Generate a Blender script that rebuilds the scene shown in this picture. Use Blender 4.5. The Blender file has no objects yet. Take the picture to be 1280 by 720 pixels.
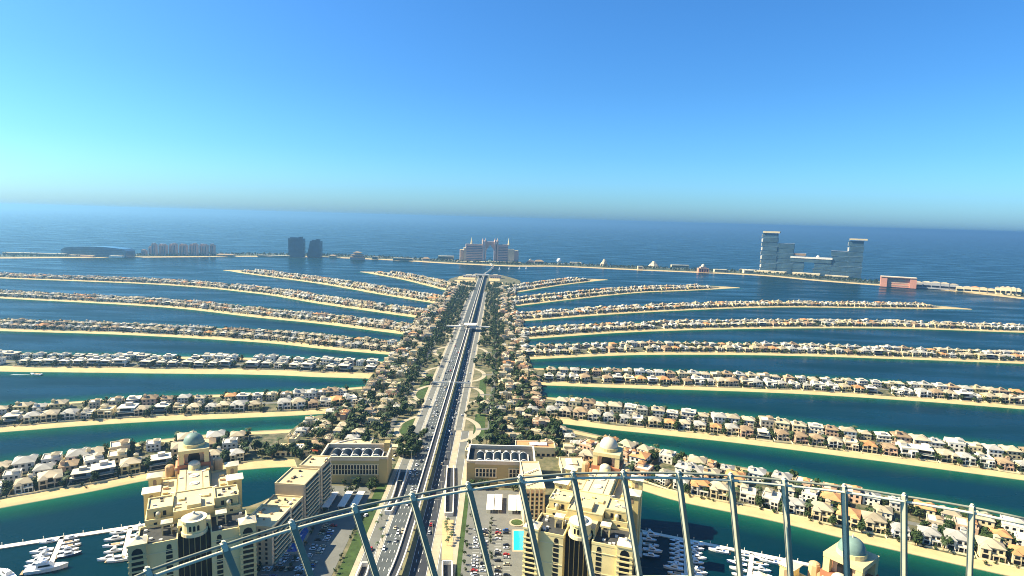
import bpy, math, random
import numpy as np
from mathutils import Vector, Matrix

# ------------------------------------------------------------------ camera, sky, sun, exposure
SC = bpy.context.scene
COL = SC.collection
W0, H0, FPX, EYE = 1280, 720, 760.0, 240.0
PITCH, ROLL = math.atan(87 / 760), math.radians(1.57)
FW = np.array([0, math.cos(PITCH), -math.sin(PITCH)])
_u = np.array([0, math.sin(PITCH), math.cos(PITCH)])
_r = np.array([1.0, 0, 0])
RT = math.cos(ROLL) * _r + math.sin(ROLL) * _u
UP = math.cos(ROLL) * _u - math.sin(ROLL) * _r
cam = bpy.data.cameras.new('camera')
cam.sensor_width = 36
cam.lens = 36 * FPX / W0
cam.clip_start, cam.clip_end = 0.2, 90000
camo = bpy.data.objects.new('camera', cam)
COL.objects.link(camo)
camo.matrix_world = Matrix(((RT[0], UP[0], -FW[0], 0), (RT[1], UP[1], -FW[1], 0), (RT[2], UP[2], -FW[2], EYE), (0, 0, 0, 1)))
SC.camera = camo
SUN_AZ, SUN_EL = math.radians(-87), math.radians(40.5)        # azimuth from straight ahead, minus is to the left
wd = bpy.data.worlds.new('World')
SC.world = wd
wd.use_nodes = True
nt = wd.node_tree
bg = nt.nodes['Background']
sky = nt.nodes.new('ShaderNodeTexSky')
sky.sky_type = 'NISHITA'
sky.sun_disc = False
sky.sun_elevation = SUN_EL
sky.sun_rotation = SUN_AZ
sky.altitude = 0
sky.air_density = 1.0
sky.dust_density = 1.2
sky.ozone_density = 4.0
hs = nt.nodes.new('ShaderNodeHueSaturation')
hs.inputs['Saturation'].default_value = 1.15
nt.links.new(sky.outputs[0], hs.inputs['Color'])
tint = nt.nodes.new('ShaderNodeMix')
tint.data_type, tint.blend_type = 'RGBA', 'MULTIPLY'
tint.inputs[0].default_value = 1.0
tc = nt.nodes.new('ShaderNodeTexCoord')                     # a cooler, clearer band of air towards the horizon
sx = nt.nodes.new('ShaderNodeSeparateXYZ')
nt.links.new(tc.outputs['Generated'], sx.inputs[0])
ramp = nt.nodes.new('ShaderNodeValToRGB')
for _p, _c in ((0.0, (0.76, 1.34, 2.0, 1)), (0.035, (0.66, 1.20, 1.72, 1)), (0.10, (0.57, 1.08, 1.48, 1)), (0.20, (0.55, 1.02, 1.36, 1)), (0.36, (0.58, 1.04, 1.36, 1)), (1.0, (0.52, 0.92, 1.2, 1))):
    e = ramp.color_ramp.elements[0] if _p == 0 else ramp.color_ramp.elements[-1] if _p == 1 else ramp.color_ramp.elements.new(_p)
    e.color = _c
nt.links.new(sx.outputs[2], ramp.inputs[0])
nt.links.new(ramp.outputs[0], tint.inputs[7])
nt.links.new(hs.outputs[0], tint.inputs[6])
nt.links.new(tint.outputs[2], bg.inputs[0])
bg.inputs[1].default_value = 0.057
sl = bpy.data.lights.new('sun', 'SUN')
sl.energy, sl.angle, sl.color = 5.0, math.radians(0.5), (1.0, 0.88, 0.64)
so = bpy.data.objects.new('sun', sl)
COL.objects.link(so)
so.location = (-500, 100, 600)
SUNV = Vector((math.sin(SUN_AZ) * math.cos(SUN_EL), math.cos(SUN_AZ) * math.cos(SUN_EL), math.sin(SUN_EL)))
so.rotation_euler = SUNV.to_track_quat('Z', 'Y').to_euler()
vs = SC.view_settings
vs.view_transform, vs.look, vs.exposure, vs.gamma = 'Standard', 'None', 1.4, 1.0
SC.cycles.use_denoising = True
SC.cycles.filter_width = 1.0
SC.cycles.volume_bounces = 0
SC.cycles.max_bounces = 6
SC.cycles.diffuse_bounces = 2
SC.cycles.glossy_bounces = 2

R = random.Random(7)

# ------------------------------------------------------------------ helpers
def un(px, py, z=0.0):
    d = FW + (px - 640) / FPX * RT + (360 - py) / FPX * UP
    t = (z - EYE) / d[2]
    return (float(d[0] * t), float(d[1] * t))

def proj(x, y, z):
    v = np.array([x, y, z - EYE])
    w = v @ FW
    if w < 1: return (-9999, -9999)
    return (640 + FPX * (v @ RT) / w, 360 - FPX * (v @ UP) / w)

def in_view(x, y, z=4, m=30):
    px, py = proj(x, y, z)
    return -m < px < 1280 + m and 0 < py < 720 + m

MATS = {}
def mat(name, c, rough=0.8, var=0.18, scale=0.25, metal=0.0, c2=None, spec=0.3, bump=0.0, emit=None):
    m = bpy.data.materials.new(name)
    m.use_nodes = True
    n, l = m.node_tree.nodes, m.node_tree.links
    b = n['Principled BSDF']
    b.inputs['Roughness'].default_value = rough
    b.inputs['Metallic'].default_value = metal
    b.inputs['Specular IOR Level'].default_value = spec
    g = n.new('ShaderNodeNewGeometry')
    tx = n.new('ShaderNodeTexNoise')
    tx.inputs['Scale'].default_value = scale
    tx.inputs['Detail'].default_value = 4
    tx.inputs['Roughness'].default_value = 0.65
    l.new(g.outputs['Position'], tx.inputs['Vector'])
    rp = n.new('ShaderNodeValToRGB')
    rp.color_ramp.elements[0].position, rp.color_ramp.elements[1].position = 0.32, 0.68
    lo = [x * (1 - var) for x in c]
    hi = [min(1, x * (1 + var)) for x in c] if c2 is None else c2
    rp.color_ramp.elements[0].color = (*lo, 1)
    rp.color_ramp.elements[1].color = (*hi, 1)
    l.new(tx.outputs['Fac'], rp.inputs['Fac'])
    l.new(rp.outputs[0], b.inputs['Base Color'])
    if name.startswith(('wall_', 'roof_')):          # every house is painted a little differently
        oi = n.new('ShaderNodeObjectInfo'); hv = n.new('ShaderNodeHueSaturation'); mv = n.new('ShaderNodeMapRange')
        mv.inputs[3].default_value, mv.inputs[4].default_value = (0.80, 1.14)
        l.new(oi.outputs['Random'], mv.inputs[0]); l.new(mv.outputs[0], hv.inputs['Value'])
        l.new(rp.outputs[0], hv.inputs['Color']); l.new(hv.outputs[0], b.inputs['Base Color'])
    if bump:
        bp = n.new('ShaderNodeBump')
        bp.inputs['Strength'].default_value = bump
        l.new(tx.outputs['Fac'], bp.inputs['Height'])
        l.new(bp.outputs[0], b.inputs['Normal'])
    MATS[name] = m
    return m

class MB:
    """collects shapes, builds ONE mesh object"""
    def __init__(s):
        s.v, s.f, s.m, s.names = [], [], [], []
    def mi(s, name):
        if name not in s.names: s.names.append(name)
        return s.names.index(name)
    def add(s, vs, fs, m):
        o = len(s.v); k = s.mi(m)
        s.v += vs
        s.f += [tuple(i + o for i in f) for f in fs]
        s.m += [k] * len(fs)
        return s
    def box(s, x0, x1, y0, y1, z0, z1, m, top=None):
        vs = [(x0, y0, z0), (x1, y0, z0), (x1, y1, z0), (x0, y1, z0), (x0, y0, z1), (x1, y0, z1), (x1, y1, z1), (x0, y1, z1)]
        s.add(vs, [(0, 3, 2, 1), (0, 1, 5, 4), (1, 2, 6, 5), (2, 3, 7, 6), (3, 0, 4, 7)], m)
        o = len(s.v) - 8
        s.f.append((o + 4, o + 5, o + 6, o + 7)); s.m.append(s.mi(top or m))
        return s
    def prism(s, pts, z0, z1, m, top=None):
        n = len(pts)
        o = len(s.v)
        s.add([(x, y, z0) for x, y in pts] + [(x, y, z1) for x, y in pts], [(i, (i + 1) % n, n + (i + 1) % n, n + i) for i in range(n)], m)
        s.f.append(tuple(o + n + i for i in range(n))); s.m.append(s.mi(top or m))
        return s
    def hip(s, x0, x1, y0, y1, z, h, m, ov=0.5):
        x0 -= ov; x1 += ov; y0 -= ov; y1 += ov
        w, d = x1 - x0, y1 - y0
        k = min(w, d) / 2 * 0.96
        if w >= d: r0, r1 = (x0 + k, (y0 + y1) / 2, z + h), (x1 - k, (y0 + y1) / 2, z + h)
        else: r0, r1 = ((x0 + x1) / 2, y0 + k, z + h), ((x0 + x1) / 2, y1 - k, z + h)
        vs = [(x0, y0, z), (x1, y0, z), (x1, y1, z), (x0, y1, z), r0, r1]
        if w >= d: fs = [(0, 1, 5, 4), (1, 2, 5), (2, 3, 4, 5), (3, 0, 4), (0, 3, 2, 1)]
        else: fs = [(0, 1, 4), (1, 2, 5, 4), (2, 3, 5), (3, 0, 4, 5), (0, 3, 2, 1)]
        return s.add(vs, fs, m)
    def cyl(s, cx, cy, r, z0, z1, m, n=12, r1=None, top=None, a0=0, a1=2 * math.pi):
        r1 = r if r1 is None else r1
        full = abs(a1 - a0 - 2 * math.pi) < 1e-6
        k = n if full else n + 1
        an = [a0 + (a1 - a0) * i / n for i in range(k)]
        o = len(s.v)
        s.add([(cx + r * math.cos(a), cy + r * math.sin(a), z0) for a in an] + [(cx + r1 * math.cos(a), cy + r1 * math.sin(a), z1) for a in an],
              [(i, (i + 1) % k, k + (i + 1) % k, k + i) for i in range(k)], m)
        s.f.append(tuple(o + k + i for i in range(k))); s.m.append(s.mi(top or m))
        return s
    def dome(s, cx, cy, r, z, h, m, n=14, rings=5):
        vs, fs = [], []
        for j in range(rings):
            t = math.pi / 2 * j / rings
            for i in range(n):
                a = 2 * math.pi * i / n
                vs.append((cx + r * math.cos(t) * math.cos(a), cy + r * math.cos(t) * math.sin(a), z + h * math.sin(t)))
        vs.append((cx, cy, z + h))
        for j in range(rings - 1):
            for i in range(n): fs.append((j * n + i, j * n + (i + 1) % n, (j + 1) * n + (i + 1) % n, (j + 1) * n + i))
        for i in range(n): fs.append(((rings - 1) * n + i, (rings - 1) * n + (i + 1) % n, rings * n))
        return s.add(vs, fs, m)
    def tube(s, p, r, m, n=6):
        p = [np.array(q, float) for q in p]
        vs, fs = [], []
        for i, q in enumerate(p):
            t = p[min(i + 1, len(p) - 1)] - p[max(i - 1, 0)]
            t /= np.linalg.norm(t)
            a = np.cross(t, (0, 0, 1.0)) if abs(t[2]) < 0.95 else np.cross(t, (1.0, 0, 0))
            a /= np.linalg.norm(a); b = np.cross(t, a)
            for k in range(n):
                w = 2 * math.pi * k / n
                vs.append(tuple(q + r * (math.cos(w) * a + math.sin(w) * b)))
        for i in range(len(p) - 1):
            for k in range(n): fs.append((i * n + k, i * n + (k + 1) % n, (i + 1) * n + (k + 1) % n, (i + 1) * n + k))
        fs += [tuple(range(n))[::-1], tuple((len(p) - 1) * n + k for k in range(n))]
        return s.add(vs, fs, m)
    def bar(s, p, q, w, h, m):
        """square bar from p to q"""
        p, q = np.array(p, float), np.array(q, float)
        t = (q - p) / np.linalg.norm(q - p)
        a = np.cross(t, (0, 0, 1.0)) if abs(t[2]) < 0.97 else np.array([1.0, 0, 0])
        a /= np.linalg.norm(a); b = np.cross(a, t)
        vs = []
        for c in (p, q):
            for i, j in ((-1, -1), (1, -1), (1, 1), (-1, 1)): vs.append(tuple(c + a * i * w / 2 + b * j * h / 2))
        return s.add(vs, [(0, 1, 2, 3), (7, 6, 5, 4), (0, 4, 5, 1), (1, 5, 6, 2), (2, 6, 7, 3), (3, 7, 4, 0)], m)
    def strip(s, pa, pb, z, m, closed=False):
        """flat ribbon between two equally long outlines"""
        vs = [(x, y, z) for x, y in pa] + [(x, y, z) for x, y in pb]
        n = len(pa)
        return s.add(vs, [(i, i + 1, n + i + 1, n + i) for i in range(n - 1)], m)
    def merge(s, o, x=0, y=0, z=0, a=0, k=1.0):
        c, q = math.cos(a) * k, math.sin(a) * k
        off = len(s.v)
        s.v += [(x + c * p[0] - q * p[1], y + q * p[0] + c * p[1], z + k * p[2]) for p in o.v]
        s.f += [tuple(i + off for i in f) for f in o.f]
        mp = [s.mi(n) for n in o.names]
        s.m += [mp[i] for i in o.m]
        return s
    def mesh(s, name, smooth=False):
        me = bpy.data.meshes.new(name)
        me.from_pydata(s.v, [], s.f)
        for n in s.names: me.materials.append(MATS[n])
        me.polygons.foreach_set('material_index', s.m)
        if smooth: me.polygons.foreach_set('use_smooth', [True] * len(s.f))
        me.update()
        return me
    def build(s, name, parent=None, loc=None, smooth=False):
        o = bpy.data.objects.new(name, s.mesh(name, smooth))
        COL.objects.link(o)
        if parent: o.parent = parent
        if loc: o.location = loc
        return o

def tag(o, label, cat, group=None):
    o['label'] = label; o['category'] = cat
    if group: o['group'] = group
    return o

def thing(name, label, cat, loc=(0, 0, 0), rot=0.0, group=None):
    o = bpy.data.objects.new(name, None)
    COL.objects.link(o)
    o.location = loc; o.rotation_euler = (0, 0, rot)
    o.empty_display_size = 1
    return tag(o, label, cat, group)

def struct(mb, name, smooth=False):
    o = mb.build(name, smooth=smooth)
    o['kind'] = 'structure'
    return o

def stuff(mb, name, smooth=False):
    o = mb.build(name, smooth=smooth)
    o['kind'] = 'stuff'
    return o

def place(proto, name, label, cat, loc, rot=0.0, group=None, scale=1.0):
    """a thing made from a cached list of (part name, mesh, [(sub-part name, mesh)])"""
    t = thing(name, label, cat, loc, rot, group)
    t.scale = (scale,) * 3
    for pn, me, subs in proto:
        o = bpy.data.objects.new(pn, me); COL.objects.link(o); o.parent = t
        for sn, sm in subs:
            q = bpy.data.objects.new(sn, sm); COL.objects.link(q); q.parent = o
    return t

def smooth_line(p, step=10.0):
    p = [np.array(q, float) for q in p]
    e = [2 * p[0] - p[1]] + p + [2 * p[-1] - p[-2]]
    out = []
    for i in range(1, len(e) - 2):
        a, b, c, d = e[i - 1:i + 3]
        n = max(2, int(np.linalg.norm(c - b) / 4))
        for k in range(n):
            t = k / n
            out.append(0.5 * (2 * b + (c - a) * t + (2 * a - 5 * b + 4 * c - d) * t * t + (3 * b - a - 3 * c + d) * t ** 3))
    out.append(p[-1])
    out = np.array(out)
    s = np.concatenate([[0], np.cumsum(np.linalg.norm(np.diff(out, axis=0), axis=1))])
    n = max(2, int(s[-1] / step))
    q = np.linspace(0, s[-1], n + 1)
    return np.stack([np.interp(q, s, out[:, 0]), np.interp(q, s, out[:, 1])], 1)

def normals(l, sgn=None):
    t = np.gradient(l, axis=0)
    t /= np.linalg.norm(t, axis=1)[:, None]
    n = np.stack([-t[:, 1], t[:, 0]], 1)
    if n[len(n) // 2, 1] < 0: n = -n
    return n

UNITS = 'zeroth first second third fourth fifth sixth seventh eighth ninth tenth eleventh twelfth thirteenth fourteenth fifteenth sixteenth seventeenth eighteenth nineteenth'.split()
TENS = {2: ('twentieth', 'twenty'), 3: ('thirtieth', 'thirty'), 4: ('fortieth', 'forty'), 5: ('fiftieth', 'fifty'), 6: ('sixtieth', 'sixty'), 7: ('seventieth', 'seventy')}
def nth(n):
    if n < 20: return UNITS[n]
    t, u = divmod(n, 10)
    return TENS[t][0] if u == 0 else TENS[t][1] + '-' + UNITS[u]

def axis(y):                                     # x of the trunk's centre line (the monorail)
    return -70 - 0.0225 * (y - 370)

# ------------------------------------------------------------------ materials
mat('sand', (0.50, 0.37, 0.18), 0.9, 0.10, 0.08)
mat('plot', (0.26, 0.22, 0.13), 0.9, 0.3, 0.16, c2=(0.025, 0.045, 0.014))
mat('earth', (0.30, 0.25, 0.14), 0.9, 0.25, 0.07, c2=(0.03, 0.05, 0.015))
mat('crescent_soil', (0.16, 0.17, 0.10), 0.9, 0.3, 0.02, c2=(0.03, 0.06, 0.03))
mat('lawn', (0.04, 0.072, 0.015), 0.9, 0.3, 0.2)
mat('asphalt', (0.075, 0.085, 0.085), 0.85, 0.15, 0.1)
mat('asphalt_new', (0.035, 0.038, 0.045), 0.8, 0.15, 0.1)
mat('asphalt_pale', (0.15, 0.15, 0.13), 0.85, 0.12, 0.1)
mat('concrete', (0.36, 0.33, 0.26), 0.85, 0.12, 0.2)
mat('paving', (0.40, 0.34, 0.23), 0.85, 0.12, 0.2)
mat('concrete_white', (0.72, 0.67, 0.56), 0.7, 0.08, 0.2)
mat('road_paint', (0.8, 0.8, 0.76), 0.7, 0.05)
mat('median', (0.18, 0.17, 0.09), 0.9, 0.25, 0.2)
mat('wall_white', (0.78, 0.72, 0.58), 0.7, 0.08, 0.05)
mat('wall_cream', (0.76, 0.62, 0.35), 0.75, 0.10, 0.05)
mat('wall_beige', (0.60, 0.49, 0.33), 0.75, 0.12, 0.05)
mat('wall_peach', (0.62, 0.41, 0.26), 0.75, 0.12, 0.05)
mat('wall_grey', (0.40, 0.39, 0.37), 0.7, 0.10, 0.05)
mat('wall_orange', (0.56, 0.36, 0.18), 0.75, 0.10, 0.05)
mat('wall_yellow', (0.72, 0.57, 0.24), 0.75, 0.08, 0.03)
mat('wall_ochre', (0.42, 0.32, 0.13), 0.75, 0.08, 0.03)
mat('wall_red', (0.40, 0.16, 0.08), 0.75, 0.10, 0.1)
mat('roof_tan', (0.42, 0.35, 0.23), 0.85, 0.18, 0.09)
mat('roof_grey', (0.36, 0.34, 0.29), 0.85, 0.18, 0.09)
mat('roof_brown', (0.30, 0.21, 0.12), 0.85, 0.18, 0.09)
mat('roof_orange', (0.52, 0.25, 0.10), 0.85, 0.18, 0.09)
mat('roof_white', (0.70, 0.62, 0.45), 0.8, 0.10, 0.1)
mat('roof_dark', (0.05, 0.05, 0.045), 0.8, 0.3, 0.2)
mat('roof_sand', (0.62, 0.50, 0.28), 0.85, 0.10, 0.08)
mat('glass_dark', (0.010, 0.012, 0.015), 0.3, 0.3, 0.3, spec=0.25)
mat('glass_blue', (0.05, 0.12, 0.19), 0.2, 0.3, 0.05, spec=0.6)
mat('glass_navy', (0.02, 0.055, 0.10), 0.25, 0.3, 0.05, spec=0.4)
mat('glass_teal', (0.055, 0.10, 0.12), 0.5, 0.25, 0.03, spec=0.2)
mat('dome_green', (0.16, 0.24, 0.20), 0.5, 0.12, 0.3)
mat('dome_cream', (0.60, 0.53, 0.38), 0.6, 0.1, 0.3)
mat('pink_stone', (0.50, 0.36, 0.30), 0.8, 0.1, 0.02)
mat('salmon', (0.62, 0.28, 0.18), 0.8, 0.1, 0.02)
mat('pool_water', (0.02, 0.42, 0.52), 0.1, 0.08, 0.3, spec=0.5)
mat('pool_blue', (0.01, 0.12, 0.45), 0.1, 0.1, 0.3, spec=0.5)
mat('awning', (0.80, 0.75, 0.62), 0.7, 0.06, 0.3)
mat('awning_red', (0.65, 0.12, 0.03), 0.7, 0.08, 0.3)
mat('leaf', (0.016, 0.034, 0.008), 0.8, 0.55, 0.5, c2=(0.05, 0.09, 0.018))
mat('leaf_olive', (0.02, 0.035, 0.01), 0.8, 0.5, 0.5, c2=(0.07, 0.095, 0.025))
mat('wall_castle', (0.74, 0.60, 0.28), 0.75, 0.10, 0.05)
mat('vault_glass', (0.008, 0.012, 0.014), 0.5, 0.3, 0.3, spec=0.15)
mat('wet_sand', (0.24, 0.20, 0.11), 0.6, 0.15, 0.1)
mat('leaf_palm', (0.03, 0.06, 0.02), 0.7, 0.4, 0.8, c2=(0.09, 0.12, 0.04))
mat('bark', (0.13, 0.09, 0.055), 0.9, 0.2, 1.0)
mat('steel', (0.66, 0.63, 0.46), 0.5, 0.10, 3.0, spec=0.2)
mat('steel_dark', (0.26, 0.27, 0.20), 0.5, 0.10, 3.0)
mat('gelcoat', (0.82, 0.81, 0.78), 0.25, 0.03, 1.0, spec=0.5)
mat('teak', (0.42, 0.28, 0.15), 0.7, 0.2, 1.0)
mat('hull_blue', (0.02, 0.05, 0.14), 0.25, 0.1, 1.0, spec=0.5)
for nm, c in (('white', (0.8, 0.8, 0.78)), ('silver', (0.45, 0.46, 0.47)), ('black', (0.02, 0.02, 0.022)), ('red', (0.4, 0.03, 0.02)), ('blue', (0.03, 0.08, 0.25)), ('sand', (0.5, 0.42, 0.28)), ('yellow', (0.65, 0.42, 0.03))):
    mat('paint_' + nm, c, 0.25, 0.03, 1.0, spec=0.5)
mat('rubber', (0.02, 0.02, 0.02), 0.8, 0.1)

def water_material(name, col, rough, fade=False):
    m = mat(name, col, rough, 0.12, 0.004, spec=0.10)
    n, l = m.node_tree.nodes, m.node_tree.links
    b = n['Principled BSDF']
    b.inputs['IOR'].default_value = 1.33
    g = [x for x in n if x.type == 'NEW_GEOMETRY'][0]
    t2 = n.new('ShaderNodeTexNoise'); t2.inputs['Scale'].default_value = 0.22; t2.inputs['Detail'].default_value = 3
    l.new(g.outputs['Position'], t2.inputs['Vector'])
    bp = n.new('ShaderNodeBump'); bp.inputs['Strength'].default_value = 0.25; bp.inputs['Distance'].default_value = 0.6
    mp = n.new('ShaderNodeMapping'); mp.inputs['Scale'].default_value = (0.004, 0.018, 0.01); mp.inputs['Rotation'].default_value = (0, 0, 0.5)
    t3 = n.new('ShaderNodeTexNoise'); t3.inputs['Scale'].default_value = 1.0; t3.inputs['Detail'].default_value = 5
    l.new(g.outputs['Position'], mp.inputs['Vector']); l.new(mp.outputs[0], t3.inputs['Vector'])
    mr = n.new('ShaderNodeMapRange'); mr.inputs[1].default_value, mr.inputs[2].default_value, mr.inputs[3].default_value, mr.inputs[4].default_value = .35, .65, rough * .6, rough * 1.35
    l.new(t3.outputs['Fac'], mr.inputs[0]); l.new(mr.outputs[0], b.inputs['Roughness'])   # wind streaks: smoother and rougher water
    l.new(t2.outputs['Fac'], bp.inputs['Height']); l.new(bp.outputs[0], b.inputs['Normal'])
    if fade:                                       # shallow water: greener and clearer towards the sand
        at = n.new('ShaderNodeAttribute'); at.attribute_name = 'shore'
        l.new(at.outputs['Fac'], b.inputs['Alpha'])
    return m
water_material('sea_water', (0.0004, 0.020, 0.029), 0.3)
water_material('shallow_water', (0.009, 0.11, 0.06), 0.3, True)

# ------------------------------------------------------------------ the setting: sea, haze, fronds, trunk, crescent
sea = MB()
rings = [0, 600, 1200, 2000, 3000, 4500, 7000, 12000, 22000, 40000]
NS = 48
sv, sf = [(0, 0, 0)], []
for r in rings[1:]:
    for i in range(NS):
        a = 2 * math.pi * i / NS
        sv.append((r * math.cos(a), 1500 + r * math.sin(a), 0))
for i in range(NS): sf.append((0, 1 + i, 1 + (i + 1) % NS))
for k in range(len(rings) - 2):
    for i in range(NS):
        a, b = 1 + k * NS, 1 + (k + 1) * NS
        sf.append((a + i, b + i, b + (i + 1) % NS, a + (i + 1) % NS))
sv[0] = (0, 1500, 0)
sea.add(sv, sf, 'sea_water')
struct(sea, 'water')

hz = bpy.data.materials.new('haze_air')
hz.use_nodes = True
hn, hl = hz.node_tree.nodes, hz.node_tree.links
for x in list(hn):
    if x.type != 'OUTPUT_MATERIAL': hn.remove(x)
pv = hn.new('ShaderNodeVolumePrincipled')
pv.inputs['Color'].default_value = (0.26, 0.54, 0.80, 1)
pv.inputs['Density'].default_value = 0.000095
pv.inputs['Anisotropy'].default_value = 0.5
hl.new(pv.outputs[0], [x for x in hn if x.type == 'OUTPUT_MATERIAL'][0].inputs['Volume'])
MATS['haze_air'] = hz
hb = MB().box(-42000, 42000, -41000, 44000, -6, 262, 'haze_air')
hb.f.append((0, 1, 2, 3)); hb.f.pop(); 
ho = stuff(hb, 'haze')

FRONDS = {   # water line of each frond's near beach: pixels in the photograph turned into points on the ground, root first
    'L1': [(385, 584), (330, 586), (205, 598), (100, 618), (0, 636)],
    'L2': [(455, 512), (400, 518), (300, 523), (200, 527), (100, 533), (0, 541)],
    'L3': [(462, 474), (400, 472), (320, 469), (160, 467), (0, 465)],
    'L4': [(490, 444), (400, 436), (320, 428), (160, 419), (0, 414)],
    'L5': [(510, 419), (400, 405), (320, 397), (200, 384), (0, 373)],
    'L6': [(525, 398), (400, 380), (320, 367), (200, 356), (0, 348)],
    'L7': [(548, 380), (480, 369), (400, 355), (320, 344), (279, 338)],
    'L8': [(560, 364), (500, 349), (450, 340)],
    'R1': [(690, 583), (790, 610), (850, 628), (960, 651), (1080, 680), (1220, 712)],
    'R2': [(675, 527), (760, 537), (960, 559), (1280, 601)],
    'R3': [(680, 482), (800, 486), (960, 491), (1120, 500), (1280, 512)],
    'R4': [(662, 449.5), (800, 444), (960, 444.5), (1120, 449), (1280, 455)],
    'R5': [(660, 424), (800, 415), (960, 411), (1120, 411), (1280, 416)],
    'R6': [(650, 402), (800, 391), (960, 384.5), (1100, 385.5), (1215, 387)],
    'R7': [(645, 383), (720, 374), (800, 366), (860, 363.5), (925, 360)],
    'R8': [(645, 366), (700, 357), (740, 352), (760, 350)],
}
OPEN = ('L1', 'L2', 'L3', 'L4', 'L5', 'L6', 'R1', 'R2', 'R3', 'R4', 'R5')
WID = {'L1': 108, 'R1': 108, 'L3': 112, 'L7': 120, 'L8': 125, 'R7': 120, 'R8': 120}
BEACH = 15.0
FR = {}
ZF = 1.6
beach, fland, froad, shal = MB(), MB(), MB(), MB()
shore_vals = []
for k, px in FRONDS.items():
    p = [np.array(un(*q)) for q in px]
    d = p[0] - p[1]; d /= np.linalg.norm(d)
    p = [p[0] + d * 45] + p
    if k in OPEN:
        d = p[-1] - p[-2]; d /= np.linalg.norm(d)
        p.append(p[-1] + d * 220)
    l = smooth_line(p, 9)
    n = normals(l)
    W = WID.get(k, 103.0)
    N = len(l)
    s = np.concatenate([[0], np.cumsum(np.linalg.norm(np.diff(l, axis=0), axis=1))])
    fromend = s[-1] - s
    wv = np.full(N, W)
    if k not in OPEN:                                # rounded tip
        t = np.clip(fromend / 150.0, 0, 1)
        wv = W * np.sqrt(np.clip(1 - (1 - t) ** 2, 0.0005, 1))
    wob = np.array([1.6 * math.sin(s_ / 31.0) + 1.1 * math.sin(s_ / 13.0 + 1) for s_ in s])
    bw = np.minimum((BEACH + wob) * (1.75 if k == 'L3' else 1.0), wv * 0.45)
    if k not in OPEN: bw = np.where(fromend < 110, np.minimum(wv * 0.45, BEACH + (110 - fromend) * 0.5), bw)
    L = lambda o: l + n * np.asarray(o)[:, None] if np.ndim(o) else l + n * o
    rows = [(L(-6 * np.ones(N)), -0.7), (L(bw * 0.12), 0.25), (L(bw * 0.35), 0.9), (L(bw), ZF), (L(wv - bw), ZF), (L(wv - bw * 0.35), 0.9), (L(wv + 6), -0.7)]
    def sheet(mb, ra, rb, m):
        (a, za), (b, zb) = ra, rb
        vs = [(x, y, za) for x, y in a] + [(x, y, zb) for x, y in b]
        mb.add(vs, [(i, i + 1, N + i + 1, N + i) for i in range(N - 1)], m)
    for a, b, mb, m in ((0, 1, beach, 'wet_sand'), (1, 2, beach, 'sand'), (2, 3, beach, 'sand'), (3, 4, fland, 'plot'), (4, 5, beach, 'sand'), (5, 6, beach, 'wet_sand')):
        sheet(mb, rows[a], rows[b], m)
    e = N - 1                                        # close the tip
    vs = [(*rows[j][0][e], rows[j][1]) for j in range(7)]
    beach.add(vs, [(0, 1, 2, 3, 4, 5, 6)], 'sand')
    c = wv / 2
    ok = np.array([i for i in range(N) if wv[i] > 60])
    froad.strip([tuple(x) for x in (l + n * (c - 3.4)[:, None])[ok]], [tuple(x) for x in (l + n * (c + 3.4)[:, None])[ok]], ZF + 0.06, 'asphalt_pale')
    for off, sg in ((np.zeros(N), -1), (wv, 1)):
        a, b = l + n * (off - sg * 4)[:, None], l + n * (off + sg * 13)[:, None]
        c_ = l + n * (off + sg * 32)[:, None]
        vs = [(x, y, 0.12) for x, y in a] + [(x, y, 0.12) for x, y in b] + [(x, y, 0.12) for x, y in c_]
        shal.add(vs, [(j * N + i, j * N + i + 1, (j + 1) * N + i + 1, (j + 1) * N + i) for j in (0, 1) for i in range(N - 1)], 'shallow_water')
        shore_vals += [0.9] * N + [0.35] * N + [0.0] * N
    FR[k] = dict(l=l, n=n, s=s, w=wv, bw=bw, W=W)

# crescent far out: pixel outline of its inner beach, then a belt of soil behind it
CRES = [(-120, 323.5), (0, 323), (160, 322), (360, 321), (480, 325), (560, 329.5), (640, 333), (700, 333.5), (800, 338), (940, 344), (1020, 351), (1100, 357), (1160, 361), (1280, 374), (1400, 392)]
cl = smooth_line([un(*q) for q in CRES], 25)
cn = normals(cl)
for i in range(len(cn)):
    if cn[i] @ (cl[i] - np.array([-50, 1000])) < 0: cn[i] = -cn[i]
CN = len(cl)
def cring(a, za, b, zb, m, mb):
    pa, pb = cl + cn * a, cl + cn * b
    mb.add([(x, y, za) for x, y in pa] + [(x, y, zb) for x, y in pb], [(i, i + 1, CN + i + 1, CN + i) for i in range(CN - 1)], m)
cres = MB()
cring(-10, -0.7, 8, 1.0, 'sand', beach); cring(8, 1.0, 42, 2.0, 'sand', beach)
cring(42, 2.0, 200, 2.4, 'crescent_soil', cres)
rocks = MB(); cring(200, 2.4, 215, 2.2, 'concrete', rocks); cring(215, 2.2, 232, -0.7, 'concrete', rocks)

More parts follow.
